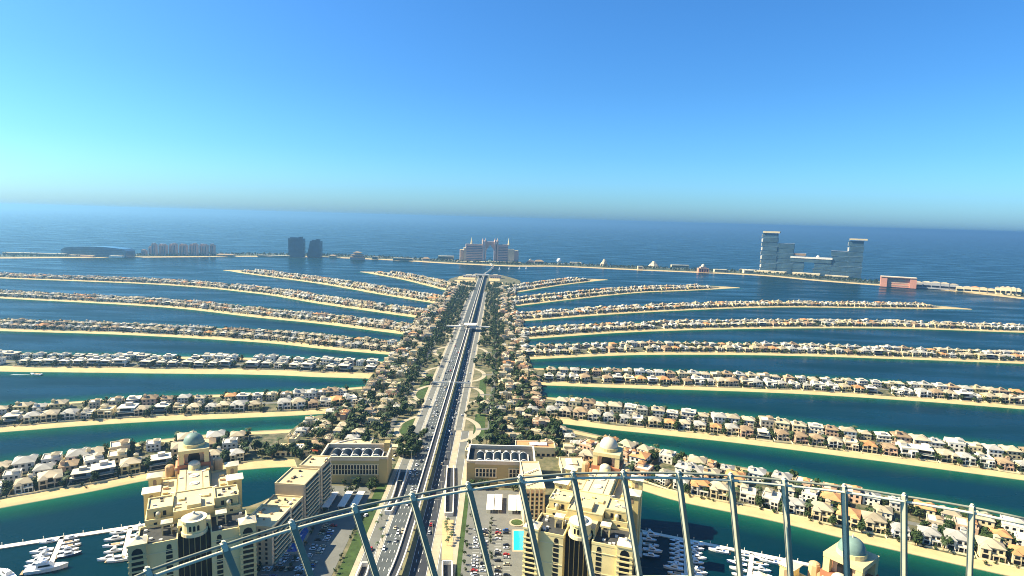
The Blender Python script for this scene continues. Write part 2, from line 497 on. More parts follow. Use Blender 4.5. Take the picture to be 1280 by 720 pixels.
# the trunk
TL = [(-205, 290), (-216, 330), (-238, 385), (-252, 440), (-240, 462), (-212, 468), (-196, 492), (-192, 530), (-206, 566), (-236, 615), (-232, 690), (-190, 735), (-205, 860), (-208, 1030), (-214, 1210), (-222, 1420), (-210, 1660), (-214, 1960), (-225, 2100), (-240, 2330), (-190, 2540)]
TR = [(74, 290), (84, 350), (90, 400), (100, 470), (104, 545), (60, 690), (42, 720), (46, 860), (33, 1020), (34, 1200), (24, 1410), (8, 1650), (16, 1970), (10, 2100), (30, 2330), (-40, 2540)]
tl, tr_ = smooth_line(TL, 12), smooth_line(TR, 12)
outline = [tuple(q) for q in tr_] + [tuple(q) for q in tl[::-1]]
trunk = MB().prism(outline, -0.7, ZF + 0.15, 'concrete', 'earth')
ZT = ZF + 0.15
struct(trunk, 'ground')
struct(beach, 'beach'); struct(fland, 'land'); struct(froad, 'road')
so_ = struct(shal, 'shallow_water')
at = so_.data.attributes.new('shore', 'FLOAT', 'POINT')
at.data.foreach_set('value', shore_vals)
struct(cres, 'crescent_land'); struct(rocks, 'breakwater')

def ribbon(mb, pts, w, z, m, step=10):
    l = smooth_line(pts, step); n = normals(l)
    return mb.strip([tuple(x) for x in l - n * w / 2], [tuple(x) for x in l + n * w / 2], z, m)
def along(u0, u1, y0, y1, z, m, mb, step=40):
    ys = np.linspace(y0, y1, max(2, int((y1 - y0) / step)))
    mb.strip([(axis(y) + u0, y) for y in ys], [(axis(y) + u1, y) for y in ys], z, m)

Y0, Y1 = 330, 2420
hw = MB()
along(-17.5, -4.5, Y0, Y1, ZT + 0.06, 'asphalt', hw)
along(6.5, 18.5, Y0, 660, ZT + 0.06, 'asphalt_new', hw)
along(6.5, 15.8, 660, Y1, ZT + 0.06, 'asphalt_new', hw)
struct(hw, 'highway')
srv = MB()
along(-29, -20.5, Y0, 1950, ZT + 0.05, 'asphalt_pale', srv)
along(24.5, 33, Y0, 660, ZT + 0.05, 'asphalt_pale', srv)
along(17.6, 24.5, 660, 1950, ZT + 0.05, 'asphalt_pale', srv)
struct(srv, 'service_road')
med = MB()
along(-4.4, 6.4, Y0, Y1, ZT + 0.16, 'median', med)
along(-20.4, -17.6, Y0, Y1, ZT + 0.16, 'concrete', med)
along(18.6, 24.4, Y0, 660, ZT + 0.16, 'paving', med)
along(15.9, 17.5, 660, 1950, ZT + 0.16, 'concrete', med)
along(-32.5, -29.1, Y0, 1950, ZT + 0.14, 'paving', med)
along(33.1, 37.5, Y0, 660, ZT + 0.14, 'paving', med)
along(24.6, 27, 660, 1950, ZT + 0.14, 'paving', med)
struct(med, 'pavement')
lawn = MB()
for u0, u1, y0, y1 in ((-41, -32.6, 345, 520), (37.6, 41, 345, 520), (-44, -33, 640, 700), (37.6, 50, 640, 720), (38, 48, 760, 900), (-46, -33, 760, 900)):
    along(u0, u1, y0, y1, ZT + 0.10, 'lawn', lawn, 12)
struct(lawn, 'lawn')
marks = MB()
for u in (-14.2, -11, -7.8, 9.5, 12.5):
    y = Y0
    while y < 1100:
        x = axis(y) + u
        marks.add([(x - .12, y, ZT + .10), (x + .12, y, ZT + .10), (x + .12 - .07, y + 4, ZT + .10), (x - .12 - .07, y + 4, ZT + .10)], [(0, 1, 2, 3)], 'road_paint')
        y += 11
for u, ya, yb in ((-17.2, Y0, 1950), (-4.8, Y0, 1950), (6.8, Y0, 1950), (18.2, Y0, 655), (15.5, 665, 1950), (-20.8, Y0, 1950), (-28.7, Y0, 1950), (24.8, Y0, 655), (32.7, Y0, 655), (24.2, 665, 1950)):
    along(u - .12, u + .12, ya, yb, ZT + .10, 'road_paint', marks)
struct(marks, 'road_marking')

# loops and side roads in the gardens beside the highway
loops = MB()
def A(u, y): return (axis(y) + u, y)
for sg in (-1, 1):
    b = 31 if sg < 0 else 25.5
    for yc in (665, 800, 905, 1060, 1250, 1450):
        ribbon(loops, [A(sg * (b - 1), yc - 38), A(sg * (b + 9), yc - 30), A(sg * (b + 17), yc - 10), A(sg * (b + 16), yc + 14), A(sg * (b + 7), yc + 32), A(sg * (b - 1), yc + 40)], 6, ZT + 0.12, 'paving', 4)
        ribbon(loops, [A(sg * (b + 15), yc), A(sg * (b + 45), yc + 6), A(sg * 112, yc + 4)], 6, ZT + 0.125, 'asphalt_pale', 6)
    ribbon(loops, [A(sg * 56, 640), A(sg * 58, 900), A(sg * 57, 1300), A(sg * 58, 1900)], 6, ZT + 0.13, 'asphalt_pale', 25)
struct(loops, 'path')

# car parks by the castles, plaza slabs
lots = MB()
lots.strip([A(-44, 350), A(-44, 512)], [A(-98, 350), A(-98, 512)], ZT + 0.11, 'asphalt_pale')
lots.strip([A(41, 350), A(41, 512)], [A(100, 350), A(100, 512)], ZT + 0.11, 'asphalt_pale')
struct(lots, 'car_park')
lotlines = MB()
for sg, us in ((-1, (60, 66, 82, 88)), (1, (50, 56, 66, 72))):
    for u in us:
        for i in range(22):
            y = 356 + i * 4.2
            x = axis(y) + sg * u
            lotlines.add([(x - 2.4, y - .08, ZT + .15), (x + 2.4, y - .08, ZT + .15), (x + 2.4, y + .08, ZT + .15), (x - 2.4, y + .08, ZT + .15)], [(0, 1, 2, 3)], 'road_paint')
struct(lotlines, 'road_marking')

tip = MB()
for u0, u1, y0, y1 in ((-104, -24, 2200, 2300), (-98, -30, 2330, 2440), (26, 78, 2180, 2260), (24, 66, 2300, 2420)):
    along(u0, u1, y0, y1, ZT + 0.1, 'sand', tip, 30)
struct(tip, 'plaza')

# ------------------------------------------------------------------ villas
def villa_parts(kind, wall, roof, r):
    """[(part name, MB, [(sub-part name, MB)])], facing -y, standing on z = 0"""
    P = []
    body, roofm = MB(), MB()
    wins = []
    def win(x, z, w, h, y, side=0):
        m = MB()
        if w < 4: w *= 1.22; h *= 1.12
        if side == 0: m.box(x - w / 2, x + w / 2, y - .05, y + .1, z, z + h, 'glass_dark')
        else: m.box(y - .05 if side < 0 else y - .1, y + .1 if side < 0 else y + .05, x - w / 2, x + w / 2, z, z + h, 'glass_dark')
        wins.append(m)
    terr = MB()
    extra = []
    if kind in ('hip', 'twin'):
        w, d = 13.0, 13.0
        body.box(-w / 2, w / 2, -d / 2, d / 2, 0, 7.2, wall)
        roofm.hip(-w / 2, w / 2, -d / 2, d / 2, 7.2, 3.0, roof, .7)
        if kind == 'hip':
            body.box(-w / 2 + .4, -w / 2 + 5.6, -d / 2 - 2.6, -d / 2, 0, 6.6, wall)
            roofm.hip(-w / 2 + .4, -w / 2 + 5.6, -d / 2 - 2.6, -d / 2 + 2, 6.6, 2.0, roof, .5)
            fy = -d / 2 - 2.6
            win(-3.5, 3.9, 1.9, 1.9, fy); win(-3.5, .5, 2.6, 2.3, fy)
            win(1.2, 4.2, 1.6, 1.7, -d / 2); win(4.4, 4.2, 1.6, 1.7, -d / 2)
            terr.box(0, w / 2, -d / 2 - 3.0, -d / 2, 3.1, 3.5, wall)
            for x in (.3, 3.1, 6.0): terr.box(x, x + .4, -d / 2 - 2.9, -d / 2 - 2.5, 0, 3.1, wall)
            terr.box(0, w / 2, -d / 2 - 3.0, -d / 2 - 2.85, 3.5, 4.2, wall)
            win(3.2, .3, 5.2, 2.5, -d / 2)
            t = MB().box(2.2, 5.2, 1.5, 4.5, 7.2, 10.9, wall); t.hip(2.2, 5.2, 1.5, 4.5, 10.9, 1.4, roof, .35)
            extra.append(('tower', t, []))
        else:
            for sx in (-1, 1):
                x0, x1 = (-w / 2 - .3, -1.9) if sx < 0 else (1.9, w / 2 + .3)
                body.box(x0, x1, -d / 2 - 2.4, -d / 2, 0, 7.0, wall)
                roofm.hip(x0, x1, -d / 2 - 2.4, -d / 2 + 2.5, 7.0, 1.9, roof, .5)
                win(sx * 4.3, 4.0, 2.3, 1.9, -d / 2 - 2.4); win(sx * 4.3, .4, 3.0, 2.4, -d / 2 - 2.4)
            terr.box(-1.9, 1.9, -d / 2 - 2.0, -d / 2, 3.2, 3.5, wall)
            terr.box(-1.9, 1.9, -d / 2 - 2.0, -d / 2 - 1.9, 3.5, 4.3, wall)
            win(0, 3.9, 2.4, 2.3, -d / 2); win(0, .3, 2.8, 2.6, -d / 2)
        for y in (-2.5, 2.8):
            for sx in (-1, 1): win(y, 4.1, 1.5, 1.7, sx * w / 2, sx)
    elif kind == 'flat':
        w, d = 12.5, 13.5
        body.box(-w / 2, w / 2, -d / 2, d / 2, 0, 7.4, wall, 'roof_white')
        for a, b, c, e in ((-w / 2 - .15, w / 2 + .15, -d / 2 - .15, -d / 2 + .3), (-w / 2 - .15, w / 2 + .15, d / 2 - .3, d / 2 + .15), (-w / 2 - .15, -w / 2 + .3, -d / 2 + .3, d / 2 - .3), (w / 2 - .3, w / 2 + .15, -d / 2 + .3, d / 2 - .3)):
            roofm.box(a, b, c, e, 7.0, 8.2, wall)
        body.box(-w / 2 + 1, -w / 2 + 6, -1, d / 2 - 1, 7.4, 10.4, wall, 'roof_white')
        roofm.hip(-w / 2 + 1, -w / 2 + 6, -1, d / 2 - 1, 10.4, 1.3, roof, .5)
        body.box(.6, w / 2 - .3, -d / 2 - 2.8, -d / 2, 0, 6.4, wall, 'roof_white')
        fy = -d / 2 - 2.8
        for x in (2.0, 4.6): win(x, 3.9, 1.5, 1.8, fy); win(x, .4, 1.7, 2.3, fy)
        win(-3.4, 3.9, 3.6, 2.2, -d / 2); win(-3.4, .3, 4.2, 2.5, -d / 2)
        terr.box(-w / 2, .6, -d / 2 - 2.2, -d / 2, 3.2, 3.5, wall)
        terr.box(-w / 2, .6, -d / 2 - 2.2, -d / 2 - 2.05, 3.5, 4.4, wall)
        for x in (-6, -3.2): terr.box(x, x + .35, -d / 2 - 2.1, -d / 2 - 1.8, 0, 3.2, wall)
        for sx in (-1, 1):
            for y in (-3, 2.5): win(y, 4.1, 1.5, 1.7, sx * w / 2, sx)
    else:                                            # modern stack of slabs and glass
        w, d = 15.0, 14.0
        body.box(-w / 2, w / 2, -d / 2 + 1, d / 2, 0, 3.5, wall, 'roof_white')
        roofm.box(-w / 2 - .6, w / 2 + .6, -d / 2 - 1.6, d / 2 + .4, 3.5, 4.0, wall, 'roof_white')
        body.box(-w / 2 + 1.0, w / 2 - (2.6 if r < .5 else .4), -d / 2 + 2.2, d / 2 - .6, 4.0, 7.4, wall, 'roof_white')
        roofm.box(-w / 2 + .2, w / 2 - (1.6 if r < .5 else -.3), -d / 2 + .2, d / 2, 7.4, 7.95, wall, 'roof_white')
        win(0, .4, w - 1.6, 2.6, -d / 2 + 1)
        win(-.6, 4.5, w - 6, 2.5, -d / 2 + 2.2)
        for sx in (-1, 1): win(-.5, .6, 7, 2.2, sx * w / 2, sx)
        terr.box(-w / 2 - .6, w / 2 + .6, -d / 2 - 1.6, -d / 2 - 1.5, 4.0, 4.9, 'glass_teal')
        for x in (-w / 2 - .4, w / 2 + .05): terr.box(x, x + .35, -d / 2 - 1.5, -d / 2 - 1.1, 0, 3.5, wall)
        t = MB().box(-2, 3.5, 0, 4.5, 7.95, 10.6, 'wall_grey' if r > .6 else wall, 'roof_white')
        extra.append(('penthouse', t, []))
    for x in (-3.6, 0.2, 4.0):                       # windows of the street side
        for z in (.7, 4.2):
            m = MB().box(x - .9, x + .9, d / 2 - (.7 if kind == 'modern' and z > 4 else .1), d / 2 + (-.55 if kind == 'modern' and z > 4 else .05), z, z + 1.8, 'glass_dark'); wins.append(m)
    P.append(('wall', body, []))
    P.append(('roof', roofm, []))
    P.append(('terrace', terr, []))
    for m in wins: P.append(('window', m, []))
    P += extra
    return P

WALLN = {'wall_white': 'white', 'wall_cream': 'cream', 'wall_beige': 'beige', 'wall_peach': 'peach', 'wall_grey': 'grey', 'wall_orange': 'orange', 'wall_yellow': 'yellow'}
ROOFN = {'roof_tan': 'tan', 'roof_grey': 'grey', 'roof_brown': 'brown', 'roof_orange': 'orange', 'roof_white': 'white'}
VSTYLE = {
    'usual': [('hip', 'wall_white', 'roof_tan'), ('hip', 'wall_cream', 'roof_tan'), ('hip', 'wall_cream', 'roof_grey'), ('hip', 'wall_beige', 'roof_brown'), ('hip', 'wall_white', 'roof_grey'),
              ('twin', 'wall_cream', 'roof_tan'), ('twin', 'wall_white', 'roof_grey'), ('twin', 'wall_white', 'roof_tan'), ('twin', 'wall_beige', 'roof_tan'), ('flat', 'wall_white', 'roof_tan'), ('flat', 'wall_cream', 'roof_tan'), ('flat', 'wall_white', 'roof_grey'), ('modern', 'wall_white', 'roof_white'), ('modern', 'wall_grey', 'roof_white'), ('hip', 'wall_peach', 'roof_brown'), ('twin', 'wall_cream', 'roof_orange'), ('hip', 'wall_yellow', 'roof_tan'), ('flat', 'wall_beige', 'roof_brown')],
    'modern': [('modern', 'wall_white', 'roof_white'), ('modern', 'wall_grey', 'roof_white'), ('modern', 'wall_white', 'roof_white'), ('flat', 'wall_white', 'roof_grey')],
    'warm': [('hip', 'wall_white', 'roof_orange'), ('twin', 'wall_cream', 'roof_orange'), ('hip', 'wall_orange', 'roof_tan'), ('hip', 'wall_cream', 'roof_tan'), ('flat', 'wall_peach', 'roof_orange'), ('twin', 'wall_white', 'roof_tan'), ('hip', 'wall_white', 'roof_grey'), ('flat', 'wall_white', 'roof_tan')],
}
PROTO = {}
def villa_proto(st, v):
    if (st, v) not in PROTO:
        parts = villa_parts(*st, 0.3 if v == 0 else 0.8)
        allm = MB()
        for n_, m, _s in parts: allm.merge(m)
        PROTO[st, v] = [parts, None, allm]
    return PROTO[st, v]
def villa_meshes(e):
    if e[1] is None: e[1] = [(n_, m.mesh('villa_' + n_), []) for n_, m, _s in e[0]]
    return e[1]

SIDEN = {'L': 'turquoise side', 'R': 'navy side'}
far_villas, far_trees, far_pools = MB(), MB(), MB()
TREESPOTS = []                                      # (x, y, z, size, where)
KINDW = {'hip': 'hipped', 'twin': 'twin-gabled', 'flat': 'flat-topped', 'modern': 'slab-roofed modern'}
SPEC = {'L1': ('usual', 19.5, 1.16), 'L2': ('usual', 17.2, 1.12), 'L3': ('modern', 19.5, 1.14), 'R1': ('warm', 19, 1.14), 'R2': ('usual', 17.0, 1.12), 'R3': ('usual', 16.8, 1.1)}
NEAR = ('L1', 'L2', 'L3', 'R1', 'R2', 'R3')
pool_deck = MB()
nvilla = 0
walls = MB()
for k in sorted(FR, key=lambda q: (q[1], q[0])):
    f = FR[k]
    style, gap, sc = SPEC.get(k, ('usual', 17.2, 1.06))
    l, n, s, W, wv = f['l'], f['n'], f['s'], f['W'], f['w']
    idx = int(k[1])
    num = {0: 0, 1: 0, 2: 0}
    a = 54.0 if k not in ('R1', 'L1') else 50.0 if k == 'R1' else 112.0
    end = s[-1] - (15 if k in OPEN else 95 if k in ('L8', 'R8') else 115 if k != 'R7' else 130)
    while a < end:
        for row in ((0, 1, 2) if k in ('L1', 'R1') else (0, 1)):
            u = a + R.uniform(-1.6, 1.6) + (4 if row == 1 else 9 if row else 0)
            i = min(len(s) - 1, int(np.searchsorted(s, u)))
            w_ = wv[i]
            off = BEACH + 15 if row == 0 else w_ - BEACH - 15 if row == 1 and k in ('L1', 'R1') else w_ - BEACH - 20 if row == 1 else w_ * .5 + 2
            if w_ < W * .93: continue
            if k == 'L3' and row == 0: off += 11
            off += R.uniform(-2, 2)
            x = np.interp(u, s, l[:, 0]) + n[i][0] * off
            y = np.interp(u, s, l[:, 1]) + n[i][1] * off
            if R.random() < (.03 if k != 'L3' else .14): continue
            st = R.choice(VSTYLE[style])
            if k == 'R1' and a > 330: st = R.choice(VSTYLE['warm' if R.random() < .4 else 'usual'])
            if k[1] in '45678' and st[0] == 'modern' and R.random() < .6: st = R.choice(VSTYLE['usual'])
            rot = math.atan2(n[i][1], n[i][0]) - math.pi / 2 + (0 if row == 0 else math.pi) + R.uniform(-.12, .12)
            vis = in_view(x, y)
            kk = sc * R.uniform(.78, 1.10)
            e = villa_proto(st, R.randrange(2))
            num[row] += 1
            if k in NEAR and vis and nvilla < 312:
                lab = f"{WALLN[st[1]]} {KINDW[st[0]]} villa, {ROOFN[st[2]]} roof, {nth(num[row])} from trunk, {('beach', 'rear', 'middle')[row]} row, {nth(idx)} {SIDEN[k[0]]} frond"
                place(villa_meshes(e), 'villa', lab, 'villa', (x, y, ZF), rot, f"villas on the {nth(idx)} frond of the {SIDEN[k[0]]}", kk)
                nvilla += 1
            else:
                far_villas.merge(e[2], x, y, ZF, rot, kk)
            # gardens: trees beside and behind, here and there a pool
            t = np.array([n[i][1], -n[i][0]])
            for q in range(R.choice((3, 4, 5, 7)) + (1 if k in NEAR else 0)):
                du, dv = R.choice((-1, 1)) * gap * .5 + R.uniform(-1.2, 1.2), R.uniform(-16, 13) * (1 if row == 0 else -1)
                TREESPOTS.append((x + t[0] * du + n[i][0] * dv, y + t[1] * du + n[i][1] * dv, ZF, R.uniform(.55, 1.15), k))
            if R.random() < .8:                      # hedge bushes along the front garden
                for q in range(3): TREESPOTS.append((x + t[0] * R.uniform(-gap * .5, gap * .5) - n[i][0] * 13 * (1 if row == 0 else -1), y + t[1] * R.uniform(-gap * .5, gap * .5) - n[i][1] * 13 * (1 if row == 0 else -1), ZF - 1.2, R.uniform(.34, .6), k))
            sg = -1 if row == 0 else 1
            if R.random() < (.2 if k in NEAR else .1):
                px_, py_ = x + n[i][0] * sg * 11.5, y + n[i][1] * sg * 11.5
                m = MB().box(-4.2, 4.2, -1.9, 1.9, 0, .25, 'paving', 'paving').box(-3.6, 3.6, -1.4, 1.4, .25, .30, 'pool_water')
                pool_deck.merge(m, px_, py_, ZF, rot)
            # low white garden wall towards the beach
            walls.merge(MB().box(-gap / 2, gap / 2, -.15, .15, 0, 1.3, 'wall_cream').box(-gap / 2 - .12, -gap / 2 + .12, .2, 17, 0, 1.5, 'wall_cream'), x + n[i][0] * sg * 14.2, y + n[i][1] * sg * 14.2, ZF, rot)
        a += gap * R.uniform(.95, 1.08)
stuff(far_villas, 'far_villas')
stuff(pool_deck, 'garden_pools')
stuff(walls, 'garden_walls')

# ------------------------------------------------------------------ apartment blocks and houses in the gardens of the trunk
def block_parts(wall, roof, v):
    P = []
    body, rf, bals = MB(), MB(), []
    dims = [(-10, 4, -7, 7, 13), (4, 12, -10, 3, 10), (-13, -6, -10, -2, 9)] if v == 0 else [(-8, 8, -8, 6, 12.5), (-13, -8, -5, 5, 9.5), (8, 13, -9, 2, 9.5)] if v == 1 else [(-12, 12, -5, 6, 10), (-5, 5, -9, -5, 13), (-12, -6, -8, -5, 8)]
    wn = []
    for x0, x1, y0, y1, h in dims:
        body.box(x0, x1, y0, y1, 0, h, wall, 'roof_sand')
        for a, b, c, e in ((x0 - .12, x1 + .12, y0 - .12, y0 + .3), (x0 - .12, x1 + .12, y1 - .3, y1 + .12), (x0 - .12, x0 + .3, y0 + .3, y1 - .3), (x1 - .3, x1 + .12, y0 + .3, y1 - .3)):
            body.box(a, b, c, e, h - .3, h + .9, wall)
        rf.hip(x0 + 1, x1 - 1, y0 + 1, (y0 + y1) / 2 + 1, h + .9, 1.7, roof, .2)
        k = int((x1 - x0) / 3.6)
        for fl in range(int((h - 1) / 3.2)):
            for q in range(k):
                x = x0 + (q + .5) * (x1 - x0) / k
                wn.append(MB().box(x - .8, x + .8, y0 - .06, y0 + .1, .9 + fl * 3.2, 2.7 + fl * 3.2, 'glass_dark'))
        for fl in range(1, int((h - 1) / 3.2)):
            bals.append(MB()); bals[-1].box(x0 + .5, x0 + (x1 - x0) * .45, y0 - 1.3, y0 - .13, .2 + fl * 3.2, .75 + fl * 3.2, wall)
    tw = MB().box(-1.6, 1.6, -1, 2.2, dims[0][4], dims[0][4] + 3.4, wall); tw.hip(-1.6, 1.6, -1, 2.2, dims[0][4] + 3.4, 1.3, roof, .3)
    P = [('wall', body, []), ('roof', rf, []), ('stair_tower', tw, [])] + [('balcony', m, []) for m in bals] + [('window', m, []) for m in wn]
    return P
BP = {}
BST = [('wall_peach', 'roof_tan'), ('wall_cream', 'roof_tan'), ('wall_beige', 'roof_tan'), ('wall_beige', 'roof_brown'), ('wall_cream', 'roof_grey'), ('wall_cream', 'roof_tan'), ('wall_peach', 'roof_orange')]
count = {'L': 0, 'R': 0}
def half_width(sg, y):
    ys, xs = [p[1] for p in (TL if sg < 0 else TR)], [p[0] for p in (TL if sg < 0 else TR)]
    return abs(np.interp(y, ys, xs) - axis(y))
BLOCKS = []
y = 606.0
while y < 2050:
    for sg in (-1, 1):
        hwid = half_width(sg, y)
        cols = [78, 106] if y < 1900 else [75]
        if y < 760: cols = [82, 112, 142]
        for c in cols:
            if c > hwid - 8: continue
            if R.random() < .3: continue
            u = sg * (c + R.uniform(-6, 6)); yy = y + R.uniform(-9, 9)
            x = axis(yy) + u
            st, v = R.choice(BST), R.randrange(3)
            kk = R.uniform(.62, .85)
            key = (st, v)
            if key not in BP:
                BP[key] = [(n_, m.mesh('block_' + n_), []) for n_, m, _s in block_parts(*st, v)]
            proto = BP[key]
            if yy > 1000:                            # too small in the picture for single windows
                proto = [q for q in proto if q[0] != 'window'] + [q for q in proto if q[0] == 'window'][::3]
            s_ = 'L' if sg < 0 else 'R'
            count[s_] += 1
            lab = f"{WALLN[st[0]]} apartment block with {ROOFN[st[1]]} roofs, {nth(count[s_])} up the trunk, {'sunny' if sg < 0 else 'shaded'} side of the track"
            place(proto, 'apartment_block', lab, 'apartment block', (x, yy, ZT), R.choice((0, 0, .25, -.25, math.pi / 2, -math.pi / 2)) + R.uniform(-.1, .1), 'apartment blocks in the trunk gardens', kk)
            BLOCKS.append((x, yy))
            TREESPOTS += [(x + R.uniform(-16, 16), yy + R.choice((-1, 1)) * R.uniform(10, 17), ZT, R.uniform(.6, 1.15), 'T') for _ in range(6)]
    y += R.uniform(27, 34)
# small cream houses closing the gaps between frond roots and blocks
for sg in (-1, 1):
    y = 596
    c_ = 0
    while y < 2000:
        hwid = half_width(sg, y)
        for off in (10, 30, 50, 70) if y < 760 else (10, 30):
            u = sg * (hwid - off) ; x = axis(y) + u + R.uniform(-3, 3)
            if any((x - a) ** 2 + (y - b) ** 2 < 18 ** 2 for a, b in BLOCKS) or (y < 640 and abs(x - axis(y)) < 55): continue
            if y < 760: TREESPOTS += [(x + R.uniform(-11, 11), y + R.choice((-1, 1)) * R.uniform(8, 12), ZT, R.uniform(.5, 1.0), 'T') for _ in range(3)]
            c_ += 1
            st = R.choice(VSTYLE['usual'][:12])
            e = villa_proto(st, 0)
            if y < 900:
                place(villa_meshes(e), 'garden_house', f"{WALLN[st[1]]} {KINDW[st[0]]} house, {ROOFN[st[2]]} roof, {nth(c_)} up the trunk edge, {'sunny' if sg < 0 else 'shaded'} side", 'house', (x, y + R.uniform(-4, 4), ZT), R.choice((0, math.pi / 2, -math.pi / 2)), 'houses at the frond roots', .85)
            else:
                place([q for q in villa_meshes(e) if q[0] != 'window'] + [q for q in villa_meshes(e) if q[0] == 'window'][:3], 'garden_house', f"{WALLN[st[1]]} {KINDW[st[0]]} house, {ROOFN[st[2]]} roof, {nth(c_)} up the trunk edge, {'sunny' if sg < 0 else 'shaded'} side", 'house', (x, y + R.uniform(-4, 4), ZT), R.choice((0, math.pi / 2, -math.pi / 2)), 'houses at the frond roots', .85)
        y += R.uniform(19, 24)


# ------------------------------------------------------------------ trees
def tree_mesh(leaf, seed, nl=150):
    r = random.Random(seed)
    tr = MB().cyl(0, 0, .38, 0, 4.2, 'bark', 6, .18)
    for q in range(3):
        a = q * 2.1 + seed
        tr.tube([(0, 0, 2.6), (math.cos(a) * 1.0, math.sin(a) * 1.0, 4.2), (math.cos(a) * 2.0, math.sin(a) * 2.0, 5.6)], .13, 'bark', 4)
    cr = MB()
    lobes = [(r.uniform(-1.9, 1.9), r.uniform(-1.9, 1.9), r.uniform(3.8, 7.0), r.uniform(1.5, 2.6)) for _ in range(6)]
    for q in range(nl):
        lx, ly, lz, lr = r.choice(lobes)
        v = Vector((r.gauss(0, 1), r.gauss(0, 1), r.gauss(0, 1))).normalized() * lr * r.uniform(.55, 1.08)
        c = Vector((lx, ly, lz)) + v
        nn = (v.normalized() + Vector((r.uniform(-.8, .8), r.uniform(-.8, .8), r.uniform(-.3, 1)))).normalized()
        a = nn.orthogonal().normalized(); b = nn.cross(a)
        s = r.uniform(.6, 1.2)
        ps = [c + a * s, c + b * s * r.uniform(.6, 1), c - a * s * r.uniform(.6, 1), c - b * s]
        cr.add([tuple(p) for p in ps], [(0, 1, 2, 3)], leaf)
    return tr, cr
def palm_mesh(seed):
    r = random.Random(seed)
    h = 8.0
    tr = MB().tube([(0, 0, 0), (.15, .1, h * .5), (.1, .2, h)], .22, 'bark', 5)
    cr = MB()
    for q in range(13):
        a = q * 2 * math.pi / 13 + r.uniform(-.2, .2)
        e = r.uniform(.0, .9)
        p, w = [], []
        for t in (0, .35, .7, 1.0):
            rr = 3.4 * t
            p.append(Vector((.1 + math.cos(a) * rr, .2 + math.sin(a) * rr, h + e * 2.2 * t - 2.6 * t * t)))
        sd = Vector((-math.sin(a), math.cos(a), 0))
        vs = []
        for t, c in zip((.25, .62, .5, .05), p): vs += [tuple(c + sd * t - Vector((0, 0, .2 * t))), tuple(c), tuple(c - sd * t - Vector((0, 0, .2 * t)))]
        cr.add(vs, [(i * 3 + j, i * 3 + j + 1, i * 3 + j + 4, i * 3 + j + 3) for i in range(3) for j in range(2)], 'leaf_palm')
    return tr, cr
TM = [tree_mesh('leaf', 1, 260), tree_mesh('leaf_olive', 2, 230), tree_mesh('leaf', 3, 240), tree_mesh('leaf', 4, 200)]
PMs = [palm_mesh(5), palm_mesh(6)]
TMESH = [[('trunk', a.mesh('tree_trunk'), []), ('crown', b.mesh('tree_crown'), [])] for a, b in TM]
PMESH = [[('trunk', a.mesh('palm_trunk'), []), ('crown', b.mesh('palm_crown'), [])] for a, b in PMs]
small = [tree_mesh('leaf', 11, 60), tree_mesh('leaf_olive', 12, 55), tree_mesh('leaf', 13, 60)]
SMALLT = []
for a, b in small: SMALLT.append(MB().merge(a).merge(b))

# garden trees of the trunk: clumps beside the highway and between blocks
for sg in (-1, 1):
    y = 600
    while y < 2190:
        for u in ((37,) if y < 660 else (30, 36) if y < 1950 else (24, 30, 37)) + (43, 50, 57, 64, 71, 90, 97, 104, 118, 126, 134):
            if R.random() < (.5 if u < 45 else .85 if u < 75 else .62) and u < half_width(sg, y) - 6:
                uu, yy = sg * (u + R.uniform(-3, 4)), y + R.uniform(-6, 6)
                if any(abs(yy - q) < 42 for q in (665, 800, 905, 1060)) and u < 52: continue
                if not any((axis(yy) + uu - a) ** 2 + (yy - b) ** 2 < 9 ** 2 for a, b in BLOCKS):
                    TREESPOTS.append((axis(yy) + uu, yy, ZT, R.uniform(.75, 1.5), 'T'))
        y += 10.5
def dist(t): return math.hypot(t[0], t[1])
for q in range(110):                                 # dense dark clumps by the two long halls
    a = R.random()
    for (x0, x1, y0, y1) in ((-262, -186, 566, 590), (-112, -90, 575, 650)):
        if R.random() < .42: TREESPOTS.append((R.uniform(x0, x1), R.uniform(y0, y1), ZT, R.uniform(.9, 1.3), 'C' if x1 < -150 else 'H'))
for sg, u in ((-1, 42), (-1, 74), (-1, 94), (1, 61), (1, 43)):      # planted strips of the car parks
    for y in range(352, 465, 7):
        if R.random() < .75: TREESPOTS.append((axis(y) + sg * u + R.uniform(-1, 1), y + R.uniform(-2, 2), ZT, R.uniform(.3, .5), 'P'))
for (p0, p1) in (((412, 606), (482, 606)), ((588, 610), (612, 610)), ((640, 613), (664, 612)), ((392, 620), (470, 611))):
    for q in range(11):
        t_ = R.random(); x, y = un(p0[0] + (p1[0] - p0[0]) * t_, p0[1] + (p1[1] - p0[1]) * t_, ZT)
        TREESPOTS.append((x, y - 2, ZT, R.uniform(.6, .95), 'F'))
TREESPOTS.sort(key=lambda t: dist(t) / t[3])
ntree = npalm = 0
TREE_LABEL = {
    'T': ('round dark green tree among the apartment blocks of the trunk gardens', 'trees in the trunk gardens'),
    'C': ('dark green tree in the dense clump behind the twin castle wing', 'trees of the dense clump by the hall'),
    'P': ('small dark tree in a planted strip of the car parks', 'trees in the car parks'),
    'F': ('dark tree against the foot of an ochre barrel-vaulted hall', 'trees at the foot of the halls'),
    'H': ('dark green tree beside the slip road by the barrel-vaulted hall', 'trees by the vaulted hall'),
}
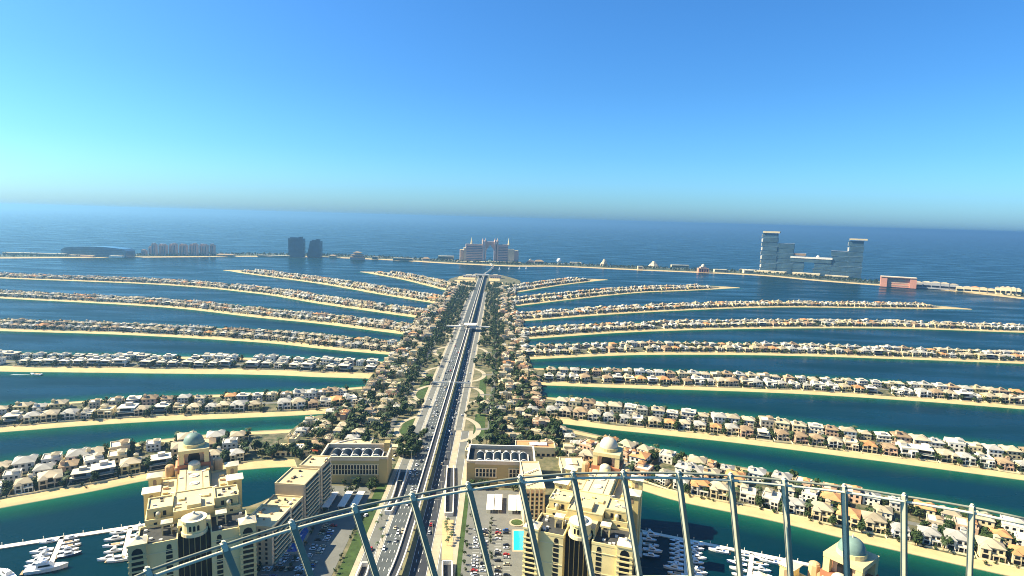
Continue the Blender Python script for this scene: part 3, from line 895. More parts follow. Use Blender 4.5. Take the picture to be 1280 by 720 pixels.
for t in TREESPOTS:
    x, y_, z, sz, k = t
    if not in_view(x, y_, z, 40):
        far_trees.merge(R.choice(SMALLT), x, y_, z, R.uniform(0, 6), sz); continue
    if R.random() < .22 and npalm < 160 and k not in 'PFHC':
        npalm += 1
        lab, g = (f"slender date palm in the villa gardens of the {nth(int(k[1]))} {SIDEN[k[0]]} frond", f"palms on the {nth(int(k[1]))} {SIDEN[k[0]]} frond") if k[0] in 'LR' else ('slender date palm among the apartment blocks of the trunk', 'palms in the trunk gardens')
        place(R.choice(PMESH), 'palm_tree', lab, 'palm tree', (x, y_, z), R.uniform(0, 6), g, sz * 1.1)
    elif ntree < 290:
        ntree += 1
        lab, g = (f"dark green garden tree between the villas of the {nth(int(k[1]))} {SIDEN[k[0]]} frond", f"garden trees on the {nth(int(k[1]))} {SIDEN[k[0]]} frond") if k[0] in 'LR' and len(k) == 2 else TREE_LABEL[k]
        place(R.choice(TMESH), 'tree', lab, 'tree', (x, y_, z), R.uniform(0, 6), g, sz)
    else:
        far_trees.merge(R.choice(SMALLT), x, y_, z, R.uniform(0, 6), sz)
for i in range(0, CN):                               # greenery of the crescent
    for q in range(9):
        p = cl[i] + cn[i] * R.uniform(46, 190) + np.array([R.uniform(-12, 12), 0])
        if in_view(p[0], p[1], 4, 60): far_trees.merge(R.choice(SMALLT), p[0], p[1], 2.2, R.uniform(0, 6), R.uniform(.8, 1.7))
stuff(far_trees, 'far_treetops')
print('villas', nvilla, 'trees', ntree, npalm, len(TREESPOTS), 'blocks', count)

# ------------------------------------------------------------------ castle-like apartment buildings at the foot of the trunk
def arch_win(x, z, w, h, y, m='glass_dark', t=.12):
    """round-headed window lying on a wall that faces -y"""
    pts = [(x - w / 2, z), (x + w / 2, z), (x + w / 2, z + h - w / 2)] + [(x + w / 2 * math.cos(a), z + h - w / 2 + w / 2 * math.sin(a)) for a in (math.pi / 4, math.pi / 2, 3 * math.pi / 4)] + [(x - w / 2, z + h - w / 2)]
    n = len(pts)
    b = MB()
    b.add([(px, y - t, pz) for px, pz in pts] + [(px, y + .1, pz) for px, pz in pts], [tuple(range(n))] + [(i, n + i, n + (i + 1) % n, (i + 1) % n) for i in range(n)], m)
    return b

def parapet(mb, x0, x1, y0, y1, z, h, m, t=.5, p=.15):
    mb.box(x0 - p, x1 + p, y0 - p, y0 + t, z, z + h, m); mb.box(x0 - p, x1 + p, y1 - t, y1 + p, z, z + h, m)
    mb.box(x0 - p, x0 + t, y0 + t, y1 - t, z, z + h, m); mb.box(x1 - t, x1 + p, y0 + t, y1 - t, z, z + h, m)

def castle(label, loc, rot, mirror, full=True, roof='roof_sand', domem='dome_green'):
    t = thing('apartment_castle', label, 'apartment building', loc, rot)
    Y = 'wall_yellow'
    C = 'wall_castle'
    body = MB()
    # body down to the ground
    body.box(-30, -9, 0, 24, -1, 41, C, 'roof_dark'); body.box(9, 30, 0, 24, -1, 41, C, 'roof_dark')
    body.box(-9, 9, 9, 24, -1, 46, Y, roof)
    body.box(-27, 27, 24, 48, -1, 45, Y, roof)
    body.box(-22, 22, 48, 96, -1, 42, Y, roof)
    body.box(-14, 14, 96, 118, -1, 42, Y, roof)
    for z in (9.4, 22.6, 35.9):                      # string courses round the wings
        for a_, b_ in ((-24.8, -9), (9, 24.8)): body.box(a_, b_, -.3, -.03, z, z + .45, 'wall_cream')
        for sx in (-1, 1): body.box(sx * 30.16 - .13, sx * 30.16 + .13, 7, 24, z, z + .45, 'wall_cream')
    parapet(body, -30, -9, 0, 24, 41, 1.6, C); parapet(body, 9, 30, 0, 24, 41, 1.6, C)
    parapet(body, -27, 27, 24.2, 48, 45, 1.2, C)
    parapet(body, -22, 22, 48.2, 96, 42, 1.2, C)
    w = body.build('wall', t)
    # raised upper storeys
    up = MB()
    for sx in (-1, 1):
        a, b = (-26, -12) if sx < 0 else (12, 26)
        up.box(a, b, 27, 44, 45, 51, Y, roof); parapet(up, a, b, 27, 44, 51, 1.0, C)
    up.box(-11.5, 11.5, 20, 50, 46, 50, Y, roof); parapet(up, -11.5, 11.5, 20, 50, 50, .7, C)
    up.box(-4, 4, 22, 34, 50, 52.5, Y, roof); up.box(-9, -5.5, 36, 41, 50, 51.2, C); up.box(5.5, 9, 36, 41, 50, 51.2, C)
    up.build('upper_storey', t)
    sp = MB().box(-9.5, 9.5, 54, 98, 42, 48, C, roof)
    sp.box(-11, -9.5, 54, 98, 42, 45, Y); sp.box(9.5, 11, 54, 98, 42, 45, Y)
    sp.build('roof_walkway', t)
    for y in (66, 80):
        MB().cyl(0, y, 3.0, 48, 48.7, 'concrete_white', 12).box(-2.2, 2.2, y - 1.2, y + 1.2, 48.7, 49.0, 'roof_white').build('skylight', t)
    cb = MB()
    for i in range(10):
        a0, a1 = math.radians(205 + i * 13), math.radians(205 + (i + 1) * 13)
        p, q = (15 * math.cos(a0), 58 + 8 * math.sin(a0), 47.2), (15 * math.cos(a1), 58 + 8 * math.sin(a1), 47.2)
        cb.bar(p, q, 1.0, 3.4, 'concrete_white')
    cb.build('curved_screen', t)
    for q in range(16):                              # air-conditioning units and low roof walls
        x_, y_ = R.uniform(-10, 10), R.choice((R.uniform(22, 48), R.uniform(70, 92)))
        z_ = 50 if y_ < 50 else 48
        MB().box(x_ - R.uniform(.5, 1.4), x_ + R.uniform(.5, 1.4), y_ - .8, y_ + .8, z_, z_ + R.uniform(.6, 1.4), R.choice(('concrete_white', 'roof_white', 'wall_grey', 'wall_yellow'))).build('roof_unit', t)
    for q in range(12):
        sx = R.choice((-1, 1)); x_, y_ = sx * R.uniform(13, 25), R.uniform(29, 42)
        MB().box(x_ - .9, x_ + .9, y_ - .6, y_ + .6, 51, 51 + R.uniform(.5, 1.2), R.choice(('concrete_white', 'wall_grey', 'roof_dark'))).build('roof_unit', t)
    for sx in (-1, 1):
        MB().box(sx * 5.2 - .18, sx * 5.2 + .18, 56, 95, 48, 48.25, 'roof_brown').box(sx * 11.0 - .2, sx * 11.0 + .2, 56, 95, 45, 45.4, 'roof_brown').build('roof_gutter', t)
        for (x_, y_) in ((20, 25.6), (9.8, 48.9)):
            MB().cyl(sx * x_, y_, 1.5, 45, 48.6, Y, 10).dome(sx * x_, y_, 1.5, 48.6, 1.5, 'dome_cream', 10, 3).build('roof_turret', t)
    # corner towers with open loggias and small domes
    for sx in (-1, 1):
        for (x, y, h, s_) in ((29.5, 2, 45, 4.6), (25.5, 62, 50, 4.4), (25, 90, 49, 3.8)):
            m = MB().box(sx * x - s_, sx * x + s_, y - s_, y + s_, -1, h, C if y < 10 else Y)
            m.box(sx * x - s_ - .5, sx * x + s_ + .5, y - s_ - .5, y + s_ + .5, h - 1.2, h, C)
            if y < 10:
                for fl in range(12): m.box(sx * x - s_ - .35, sx * x + s_ + .35, y - s_ - .35, y - s_, fl * 3.3 + 1.5, fl * 3.3 + 2.4, C)
            o = m.build('corner_tower', t)
            c = MB()
            if y < 10: c.hip(sx * x - s_, sx * x + s_, y - s_, y + s_, h, 2.2, 'roof_white', .3); c.dome(sx * x, y, 1.6, h + 1.4, 1.9, 'dome_cream', 10, 4)
            else: c.hip(sx * x - s_, sx * x + s_, y - s_, y + s_, h, 1.6, 'roof_white', 1.2)
            c.build('tower_cap', o)
            if y < 10:
                arch_win(sx * x, 36.0, 5.6, 6.5, y - s_).build('loggia', o)
                for fl in range(10):
                    MB().box(sx * x - 3.0, sx * x + 3.0, y - s_ - .08, y - s_ + .1, 2.6 + fl * 3.3, 4.7 + fl * 3.3, 'glass_dark').build('loggia', o)
                    MB().box(sx * (x + s_) - .08, sx * (x + s_) + .08, y - 2.4, y + 2.4, 2.6 + fl * 3.3, 4.7 + fl * 3.3, 'glass_dark').build('loggia', o)
            else:
                arch_win(sx * x, h - 6, 2.2, 4, y - s_, 'roof_brown').build('niche', o)
    # window column on each wing and set-back windows
    for sx in (-1, 1):
        for fl in range(11):
            MB().box(sx * 13.5 - 1.7, sx * 13.5 + 1.7, -.12, .1, 1.3 + fl * 3.3, 3.7 + fl * 3.3, 'glass_dark').build('window', t)
        arch_win(sx * 13.5, 37.2, 2.6, 3.0, 0).build('window', t)
        for x in (16.5, 21.5):
            for z in (46.5,):
                MB().box(sx * x - .9, sx * x + .9, 26.85, 27.1, z, z + 3.0, 'glass_dark').build('window', t)
            MB().box(sx * x - .9, sx * x + .9, 23.85, 24.1, 42.2, 44.0, 'glass_dark').build('window', t)
        arch_win(sx * 10.2, 41.5, 2.6, 4.2, 23.9 if False else 8.9).build('window', t) if abs(10.2) < 9 else arch_win(sx * 6.6, 41.0, 2.6, 4.0, 8.9).build('window', t)
        for fl in range(12):                         # side windows
            for y in (14, 19):
                MB().box(sx * 30 - .1, sx * 30 + .1, y - 1, y + 1, 1.5 + fl * 3.3, 3.6 + fl * 3.3, 'glass_dark').build('window', t)
        for fl in range(0, 12, 1):
            MB().box(sx * 27 - .1, sx * 27 + .1, 30, 45, 2.2 + fl * 3.4, 3.9 + fl * 3.4, 'glass_dark').build('window_band', t)
            MB().box(sx * 22 - .1, sx * 22 + .1, 66, 86, 2.2 + fl * 3.2, 3.8 + fl * 3.2, 'glass_dark').build('window_band', t)
        # little roof kiosks on the wings
        k = MB()
        x = sx * 15
        for a, b in ((-2.6, 11), (2.2, 11), (-2.6, 15.4), (2.2, 15.4)): k.box(x + a, x + a + .7, b, b + .7, 41, 47.2, C)
        k.box(x - 3.1, x + 3.3, 10.6, 16.6, 47.2, 48.4, C, 'roof_white')
        k.box(x - 2, x + 2, 11.6, 15.8, 41, 43.4, 'roof_dark')
        k.hip(x - 2.8, x + 2.9, 10.9, 16.2, 48.4, .9, 'roof_white', 0)
        k.build('roof_kiosk', t)
        for q in range(6):
            x_, y_ = sx * R.uniform(12, 27), R.uniform(3, 22)
            MB().box(x_ - .9, x_ + .9, y_ - .7, y_ + .7, 41, 42.2, 'concrete_white').build('roof_unit', t)
    for q in range(5):
        for sx in (-1, 1):
            MB().box(sx * 18 - 1.6, sx * 18 + 1.6, 52 + q * 8.5, 54.6 + q * 8.5, 42, 43.4 + .3 * (q % 2), 'wall_peach' if q % 2 else C, 'roof_sand').build('roof_vent', t)
    # glass shaft with the round turret
    g = MB().box(-8.9, 8.9, 6, 9.2, -1, 41, 'glass_dark')
    for x in (-6.2, -3.1, 0, 3.1, 6.2): g.box(x - .22, x + .22, 5.6, 6.0, -1, 41, 'wall_ochre')
    g.build('glass_shaft', t)
    tu = MB().cyl(0, 7.5, 7.4, 41, 43, 'wall_cream', 20).cyl(0, 7.5, 6.6, 43, 49.5, C, 20).cyl(0, 7.5, 7.3, 49.5, 50.8, C, 20, top='roof_white')
    o = tu.build('turret', t)
    MB().dome(0, 7.5, 4.8, 50.8, 2.2, 'dome_cream', 16, 4).cyl(0, 7.5, .8, 52.9, 54.4, 'dome_cream', 8).build('turret_cap', o, smooth=True)
    for x in (-2.2, 0, 2.2): arch_win(x, 44.6, 1.3, 3.4, 7.5 - math.sqrt(6.6 ** 2 - x * x) - .02).build('turret_window', o)
    # domed pavilion
    D = 106
    pv_ = MB().box(-11, 11, D - 10, D + 11, 42, 51, 'wall_red', 'wall_red')
    pv_.box(-12.6, -11, D - 10, D + 11, 42, 47.5, 'wall_orange'); pv_.box(11, 12.6, D - 10, D + 11, 42, 47.5, 'wall_orange')
    for sx in (-1, 1):
        for y in (D - 9.5, D + 7.5):
            pv_.box(sx * 8.4 - 1.7, sx * 8.4 + 1.7, y, y + 3.4, 47, 61, C)
    pv_.box(-10.3, 10.3, D - 9.8, D + 11.2, 59, 61.5, C, roof)
    pv_.box(-6.5, 6.5, D - 6, D + 8, 51, 60, 'wall_peach')
    o = pv_.build('dome_pavilion', t)
    arch_win(0, 51.5, 8, 8, D - 6).build('archway', o)
    MB().cyl(0, D + .7, 7.6, 61.5, 64, C, 20, top=C).build('drum', o, smooth=False)
    MB().dome(0, D + .7, 7.0, 64, 7.2, domem, 24, 7).cyl(0, D + .7, .5, 71, 73.5, 'dome_cream', 8, .1).build('dome', o, smooth=True)
    MB().cyl(0, D - 11.5, 4.2, 46, 51.5, C, 14).dome(0, D - 11.5, 4.0, 51.5, 2.6, 'dome_cream', 14, 4).build('small_dome', o, smooth=True)
    for sx in (-1, 1):
        MB().cyl(sx * 16, D - 6, 3.2, 42, 50, 'wall_orange', 8).dome(sx * 16, D - 6, 3.0, 50, 1.6, 'wall_orange', 8, 3).build('pavilion_turret', o)
    return t

def aim(front, dome, z0, z1, length=106.7):
    a = un(*front, z0); b = un(*dome, z1)
    rot = math.atan2(b[1] - a[1], b[0] - a[0]) - math.pi / 2
    return a, rot
a, rot = aim((243, 668), (243, 584), 45, 48)
castle('pale yellow castle-like apartment block with green dome, its flank on the two-finger marina', (a[0], a[1], ZT), rot, 1)
a, rot = aim((722, 672), (760, 584), 45, 48)
castle('pale yellow castle-like apartment block with cream dome, behind the railing by the cyan pool', (a[0], a[1], ZT), rot, -1, domem='dome_cream')
d = un(1062, 716, 51)
rot3 = math.radians(-52)
castle('castle-like apartment block cut by the bottom edge, only its roofs and grey-green dome showing', (d[0] + 106.7 * math.sin(rot3), d[1] - 106.7 * math.cos(rot3), 0.6), rot3, 1)
quay = MB()
dx, dy = d[0] + 50 * math.sin(rot3), d[1] - 50 * math.cos(rot3)
quay.merge(MB().box(-42, 42, -75, 76, -1.2, ZT - .02, 'concrete', 'paving'), dx, dy, 0, rot3)
struct(quay, 'quay')

# long stepped apartment building beside the castle
lb = thing('stepped_apartment_building', 'long beige apartment building stepping down in height, dark balconies above the blue pool', 'apartment building', (-168, 388, ZT), math.radians(-4.5))
for (x0, x1, y0, y1, h) in ((-11, 11, 0, 30, 27), (-13, 10, 30, 52, 24), (-12, 11, 52, 82, 33), (-6, 12, 82, 104, 35)):
    m = MB().box(x0, x1, y0, y1, -1, h, 'wall_beige', 'roof_sand'); parapet(m, x0, x1, y0 + .2, y1 - .2, h, 1.1, 'wall_cream')
    w = m.build('wall', lb)
    for fl in range(int(h / 3.3)):
        MB().box(x1 - .1, x1 + .12, y0 + 3, y1 - 3, fl * 3.3 + 1, fl * 3.3 + 3.0, 'glass_dark').box(x1 + .12, x1 + 1.3, y0 + 2.5, y1 - 2.5, fl * 3.3 + .3, fl * 3.3 + 1.1, 'wall_cream').build('balcony', w)
        if y0 == 0:
            for x in (-7, -2.4, 2.4, 7): MB().box(x - .8, x + .8, -.12, .1, fl * 3.3 + 1, fl * 3.3 + 2.9, 'glass_dark').build('window', w)
    for q in range(8):
        MB().cyl(x0 + R.uniform(4, 18), y0 + R.uniform(4, y1 - y0 - 4), R.uniform(.7, 1.3), h, h + R.uniform(.7, 1.4), R.choice(('roof_dark', 'concrete_white', 'roof_brown')), 8).build('roof_unit', w)
for q in range(7):
    MB().box(-14 - q * 1.3, -13.05 - q * 1.3 if q else -11.05, 4 + q * 3.5, 10 + q * 3.5, -1, 14 + q % 3 * 3, 'wall_peach' if q % 2 else 'wall_cream', 'roof_orange').build('stair_wing', lb)

# second stepped building on the other side, partly behind the railing
lb2 = thing('stepped_apartment_building', 'narrow peach apartment building with tall ribs beside the cream-domed castle', 'apartment building', (22, 448, ZT), math.radians(4))
for (x0, x1, y0, y1, h) in ((-8, 8, 0, 26, 31), (-7, 9, 26, 58, 29)):
    m = MB().box(x0, x1, y0, y1, -1, h, 'wall_peach', 'roof_sand'); parapet(m, x0, x1, y0 + .2, y1 - .2, h, 1.0, 'wall_cream')
    for x in (-7, -3.5, 0, 3.5, 7): m.box(x - .5, x + .5, y0 - .5, y0 - .02, -1, h + 1.4, 'wall_cream') if y0 == 0 else None
    w = m.build('wall', lb2)
    for fl in range(8):
        if y0 == 0:
            for x in (-5.2, -1.7, 1.7, 5.2): MB().box(x - .9, x + .9, -.1, .1, fl * 3.4 + 2, fl * 3.4 + 4.2, 'glass_dark').build('window', w)
    for q in range(5): MB().box(x0 + 2 + q * 2.4, x0 + 3.4 + q * 2.4, y0 + 6 + q * 2, y0 + 8 + q * 2, h, h + 1.3, 'concrete_white').build('roof_unit', w)

# the two long halls with barrel skylights
def hall(label, p0, p1, depth, h, nv, groups, rim, side):
    a, b = un(*p0, ZT), un(*p1, ZT)
    w = math.hypot(b[0] - a[0], b[1] - a[1]); rot = math.atan2(b[1] - a[1], b[0] - a[0])
    t = thing('barrel_vaulted_hall', label, 'hall', (a[0], a[1], ZT), rot)
    O = 'wall_ochre'
    m = MB().box(0, w, 0, depth, -1, h, O, 'roof_dark')
    m.box(0, w * .12, -.6, -.02, -1, h + 1.6, O); m.box(w * .88, w, -.6, -.02, -1, h + 1.6, O)
    parapet(m, 0, w, 0, depth, h, 3.2, 'wall_beige', .8, .1)
    parapet(m, 0, w, 0, depth, h + 3.2, .45, rim, 1.1, .4)
    m.build('wall', t)
    for (f0, f1, k, z0, z1) in groups:
        fr = MB(); x0, x1 = f0 * w, f1 * w
        fr.box(x0 - .8, x1 + .8, -.55, -.02, z0 - .9, z0, 'wall_cream'); fr.box(x0 - .8, x1 + .8, -.55, -.02, z1, z1 + .9, 'wall_cream')
        s_ = (x1 - x0) / k
        for i in range(k + 1): fr.box(x0 + i * s_ - .45, x0 + i * s_ + .45, -.5, -.02, z0, z1, 'wall_cream')
        fr.box(x0, x1, -.4, -.02, (z0 + z1) / 2 - .2, (z0 + z1) / 2 + .2, 'wall_cream')
        o = fr.build('window_frame', t)
        for i in range(k): MB().box(x0 + i * s_ + .45, x0 + (i + 1) * s_ - .45, -.2, -.015, z0, z1, 'glass_dark').build('pane', o)
    for i in range(nv):                              # barrel skylights with white ribs
        x = w * (.12 + .78 * (i + .5) / nv); r = w * .78 / nv * .42
        v = MB()
        def arc(y0, y1, rr, mm):
            k = 8
            pts = [(x + rr * math.cos(math.pi * j / k), h + .3 + rr * math.sin(math.pi * j / k)) for j in range(k + 1)]
            v.add([(p, y0, z) for p, z in pts] + [(p, y1, z) for p, z in pts], [(j, j + 1, k + j + 2, k + j + 1) for j in range(k)] + [tuple(range(k + 1))[::-1], tuple(range(k + 1, 2 * k + 2))], mm)
        arc(4, depth * .55, r, 'vault_glass')
        arc(2.9, 4, r * 1.13, 'concrete_white'); arc(depth * .55, depth * .55 + 1.0, r * 1.13, 'concrete_white')
        v.box(x + r + .15, x + r + 1.3, 3, depth * .6, h, h + 1.5, 'concrete_white')
        v.build('barrel_skylight', t)
    ent = MB().box(w * .46, w * .56, -2.4, -.03, -1, 5, 'wall_ochre', 'roof_sand'); ent.build('porch', t)
    if side: MB().box(w * .90, w * .985, depth * .7, depth * .97, h, h + 8, O).build('stair_tower', t)
    for q in range(7): MB().box(w * .15 + q * w * .1, w * .19 + q * w * .1, depth * .68, depth * .8, h, h + 1.6, 'wall_grey').build('roof_unit', t)
    return t, w, rot
hall('ochre hall with one row of tall narrow windows and five roof barrels', (400, 604), (484, 604), 31, 21, 5, [(.14, .86, 16, 8.5, 17)], 'wall_beige', True)
hall('ochre hall with two small groups of windows and a white-rimmed roof well with six barrels', (583, 607), (668, 609), 38, 20, 6, [(.13, .43, 6, 9, 16), (.62, .83, 4, 9, 16)], 'concrete_white', False)
# fan shaped roof and low podiums behind the first hall
fan = thing('fan_roof_pavilion', 'sand-coloured pavilion with a quarter-round flat roof behind the vaulted hall', 'pavilion', (-150, 577, ZT))
pts = [(-26 + 34 * 0, 0), (12, 0), (12, 26)] + [(12 - 36 * math.sin(q * math.pi / 12), 26 * math.cos(q * math.pi / 12)) for q in range(1, 6)]
MB().prism(pts, -1, 9, 'wall_beige', 'roof_sand').build('roof', fan)
wl = MB()
for q in range(6):
    a, b = pts[2 + q] if 2 + q < len(pts) else pts[0], pts[(3 + q) % len(pts)]
    wl.bar((*a, 9.4), (*b, 9.4), 1.0, 1.6, 'concrete_white')
wl.build('parapet', fan)
for i, (x, y, w, d_, h, m_, lab) in enumerate(((-212, 585, 34, 20, 4.5, 'roof_sand', 'low cream beach club with a flat sand roof beside the red awning'), (-112, 590, 26, 14, 6, 'roof_white', 'low white-roofed shop row by the slip road behind the vaulted hall'), (-20, 585, 44, 12, 8, 'roof_white', 'low cream building with white roof boxes behind the white-rimmed hall'), (62, 560, 22, 26, 7, 'roof_sand', 'low sand-roofed block between the white-rimmed hall and the orange roofs'), (28, 600, 40, 18, 9, 'roof_orange', 'low peach building with orange roofs behind the white-rimmed hall'))):
    t = thing('low_building', lab, 'building', (x, y, ZT), R.uniform(-.08, .08))
    m = MB().box(-w / 2, w / 2, -d_ / 2, d_ / 2, -1, h, 'wall_cream', m_); parapet(m, -w / 2, w / 2, -d_ / 2, d_ / 2, h, .8, 'wall_cream'); m.build('wall', t)
    for q in range(int(w / 5)): MB().box(-w / 2 + 1.5 + q * 5, -w / 2 + 4.5 + q * 5, -d_ / 2 - .1, -d_ / 2 + .1, .4, 3, 'glass_dark').build('window', t)
    for q in range(5): MB().box(R.uniform(-w / 2 + 2, w / 2 - 4), 0, -d_ / 4, d_ / 4, h, h + R.uniform(.8, 2), R.choice(('concrete_white', 'roof_sand'))).build('roof_unit', t)
aw = thing('awning', 'red-orange fabric awning on the beach club terrace', 'awning', (-196, 580, ZT))
MB().hip(-7, 7, -4, 4, 3.2, 2.2, 'awning_red', .3).build('canopy', aw)
for x in (-6.5, 6.5):
    for y in (-3.5, 3.5): MB().cyl(x, y, .15, 0, 3.2, 'steel', 6).build('post', aw)

# car-park canopies
for i, (px, py, wpx, lab) in enumerate(((402, 627, 11, 'grey car-park canopy, outermost of the four on the turquoise side'), (413, 627, 10, 'white car-park canopy next to the grey one'), (432, 626, 11, 'white car-park canopy, third of the four by the slip road'), (447, 626, 11, 'white car-park canopy beside the grass strip on the turquoise side'), (613, 630, 9, 'cream car-park canopy closest to the service road before the white-rimmed hall'), (623, 630, 9, 'cream car-park canopy second from the service road before the white-rimmed hall'), (640, 631, 9, 'cream car-park canopy third from the service road before the white-rimmed hall'), (650, 631, 9, 'cream car-park canopy beside the peach ribbed building'))):
    x, y = un(px, py, 3)
    t = thing('car_park_canopy', lab, 'canopy', (x, y, ZT), 0, 'car-park canopies')
    MB().box(-3.0, 3.0, -14, 14, 3.0, 3.35, 'wall_grey' if i == 0 else 'awning', 'wall_grey' if i == 0 else 'awning').build('roof', t)
    for xx in (-2.4, 2.4):
        for yy in (-13, -4.5, 4.5, 13): MB().cyl(xx, yy, .14, 0, 3.0, 'steel', 5).build('post', t)

# pools
for lab, pts, m_ in (('cyan rectangular pool between the parked cars and the cream-domed castle', [(642, 664), (656, 664), (656, 688), (642, 688)], 'pool_water'),
                     ('deep blue pool in the shade of the long stepped building', [(350, 660), (379, 654), (386, 664), (371, 690), (346, 690)], 'pool_blue')):
    w = [un(*q, ZT) for q in pts][::-1]
    c = np.mean(w, 0)
    t = thing('swimming_pool', lab, 'pool', (c[0], c[1], ZT))
    rel = [(x - c[0], y - c[1]) for x, y in w]
    MB().prism([(x * 1.22, y * 1.16) for x, y in rel], -.5, .3, 'paving', 'paving').build('deck', t)
    MB().prism(rel, -.4, .36, m_, m_).build('water', t)
rd = thing('planter_island', 'round planted traffic island with a pale kerb, just above the cyan pool', 'planter', (*un(646, 654, ZT), ZT))
MB().cyl(0, 0, 6, -.2, .7, 'paving', 20).build('kerb', rd); MB().cyl(0, 0, 4.6, .7, .9, 'lawn', 18).build('lawn', rd)

# ------------------------------------------------------------------ monorail
mono = thing('monorail_viaduct', 'raised concrete monorail track between two pale beams down the middle of the highway', 'monorail', (0, 0, 0))
tx = [(axis(300) - 11, 300), (axis(370) - 1.8, 372), (axis(430) - .2, 430), (axis(480), 480)] + [(axis(y), y) for y in range(520, 2460, 60)] + [(-112, 2560), (-100, 2700), (-95, 2900), (-115, 3120)]
tk = smooth_line(tx, 10); tn = normals(tk)
tt = np.gradient(tk, axis=0); tt /= np.linalg.norm(tt, axis=1)[:, None]; tn = np.stack([tt[:, 1], -tt[:, 0]], 1)
ZM = 9.0
def girder(o0, o1, z0, z1, m):
    b = MB(); N = len(tk)
    a, c = tk + tn * o0, tk + tn * o1
    vs = [(x, y, z0) for x, y in a] + [(x, y, z0) for x, y in c] + [(x, y, z1) for x, y in c] + [(x, y, z1) for x, y in a]
    fs = []
    for i in range(N - 1):
        for j in range(4): fs.append((j * N + i, j * N + i + 1, ((j + 1) % 4) * N + i + 1, ((j + 1) % 4) * N + i))
    return b.add(vs, fs, m)
girder(-2.3, 2.3, ZM - 1.2, ZM - .7, 'asphalt_new').build('deck', mono)
for sg in (-1, 1): girder(sg * 2.32 if sg > 0 else -3.2, 3.2 if sg > 0 else -2.32, ZM - 1.6, ZM + .6, 'concrete_white').build('beam', mono)
k = 0
for i in range(2, len(tk), 3):
    if tk[i][1] > 2500: break
    if k >= 60: break
    k += 1
    x, y = tk[i]
    MB().box(x - 1.1, x + 1.1, y - .9, y + .9, ZT - .5, ZM - 2.4, 'concrete').box(x - 3.6, x + 3.6, y - 1, y + 1, ZM - 2.4, ZM - 1.65, 'concrete').build('pier', mono)
# track-side slabs between the viaduct and the dark carriageway
st = thing('monorail_station', 'monorail station straddling the highway with a dark round window and grey roof', 'station', (axis(1270), 1270, ZT))
MB().box(-8, 8, -16, 16, 0, 7.0, 'wall_grey', 'roof_grey').build('wall', st)
MB().box(5, 17, -15, 15, 6.9, 13, 'wall_grey', 'roof_grey').build('hall', st)
MB().box(-9, 17.5, -12, 12, 13, 14.0, 'roof_white').build('roof', st)
MB().cyl(-13, 0, 7, 10, 12.4, 'concrete_white', 22).build('ring_canopy', st); MB().cyl(-13, 0, 5.0, 12.4, 12.6, 'roof_dark', 22).build('ring_opening', st)
for sg in (-1, 1): MB().box(8 if sg > 0 else -46, 46 if sg > 0 else -8, -2.2, 2.2, 7.2, 9.8, 'concrete_white').build('footbridge', st)
fb = thing('footbridge', 'thin white footbridge crossing the highway below the station', 'footbridge', (axis(835), 835, ZT))
MB().box(-28, 26, -1.3, 1.3, 6.0, 6.5, 'concrete_white').box(-28, 26, -1.3, -1.15, 6.5, 7.6, 'concrete_white').box(-28, 26, 1.15, 1.3, 6.5, 7.6, 'concrete_white').build('deck', fb)
for x in (-27, 5.3, 25): MB().box(x - .5, x + .5, -.7, .7, 0, 6, 'concrete').build('pier', fb)
gt = thing('gateway', 'pale concrete gateway where the highway dips under the water at the trunk tip', 'gateway', (axis(2405), 2405, ZT))
for u in (-22, -1, 20): MB().box(u - 1.5, u + 1.5, -5, 5, 0, 11, 'concrete_white').build('pier', gt)
MB().box(-26, 24, -6, 6, 11, 15, 'concrete_white').build('lintel', gt)
MB().box(-16, -5, 4.5, 5.5, 0, 9, 'roof_dark').box(7, 18, 4.5, 5.5, 0, 9, 'roof_dark').build('tunnel_mouth', gt)
for (u, y, w, d_, h, m_, lab) in ((-55, 2420, 50, 22, 8, 'roof_grey', 'low grey pumping hall beside the gateway at the trunk tip'), (50, 2410, 44, 24, 12, 'roof_brown', 'brown-roofed low hall at the trunk tip, toward the navy side'), (-30, 2470, 26, 12, 7, 'roof_white', 'small white-roofed block just behind the gateway')):
    t = thing('service_building', lab, 'building', (axis(y) + u, y, ZT))
    MB().box(-w / 2, w / 2, -d_ / 2, d_ / 2, 0, h, 'wall_grey', m_).box(-w / 4, w / 6, -d_ / 4, d_ / 4, h, h + 3, 'wall_cream', 'roof_white').build('wall', t)
    for q in range(5): MB().box(-w / 2 + 2 + q * w / 5, -w / 2 + w / 7 + q * w / 5, -d_ / 2 - .2, -d_ / 2 + .1, 1, 4, 'glass_dark').build('window', t)

# slip-road trenches with white walls
def trench(label, pts0, pts1, portal=None):
    t = thing('road_ramp', label, 'road ramp', (0, 0, 0))
    a, b = smooth_line([un(*q, ZT) for q in pts0], 12), smooth_line([un(*q, ZT) for q in pts1], 12)
    n_ = min(len(a), len(b)); a, b = a[np.linspace(0, len(a) - 1, n_).astype(int)], b[np.linspace(0, len(b) - 1, n_).astype(int)]
    MB().strip([tuple(q) for q in a], [tuple(q) for q in b], ZT + .2, 'asphalt_new').build('roadway', t)
    for l in (a, b):
        m = MB()
        for i in range(n_ - 1): m.bar((*l[i], ZT + 1.2), (*l[i + 1], ZT + 1.2), .9, 3.4, 'concrete_white')
        m.build('side_wall', t)
    e = MB().bar((*a[-1], ZT + 1.3), (*b[-1], ZT + 1.3), 1.2, 3.8, 'concrete_white'); e.build('end_wall', t)
trench('dark walled slip ramp between the grass strip and the grey carriageway', [(500, 590), (491, 622), (481, 643)], [(509, 590), (499, 622), (489, 643)])
trench('dark walled ramp beside the pale service road on the navy side', [(559, 585), (557, 615), (556, 645)], [(567, 585), (567, 615), (566, 645)])
trench('square dark underpass mouth at the bottom of the palm plaza', [(553, 730), (553, 718), (553, 706)], [(565, 730), (565, 718), (565, 706)])
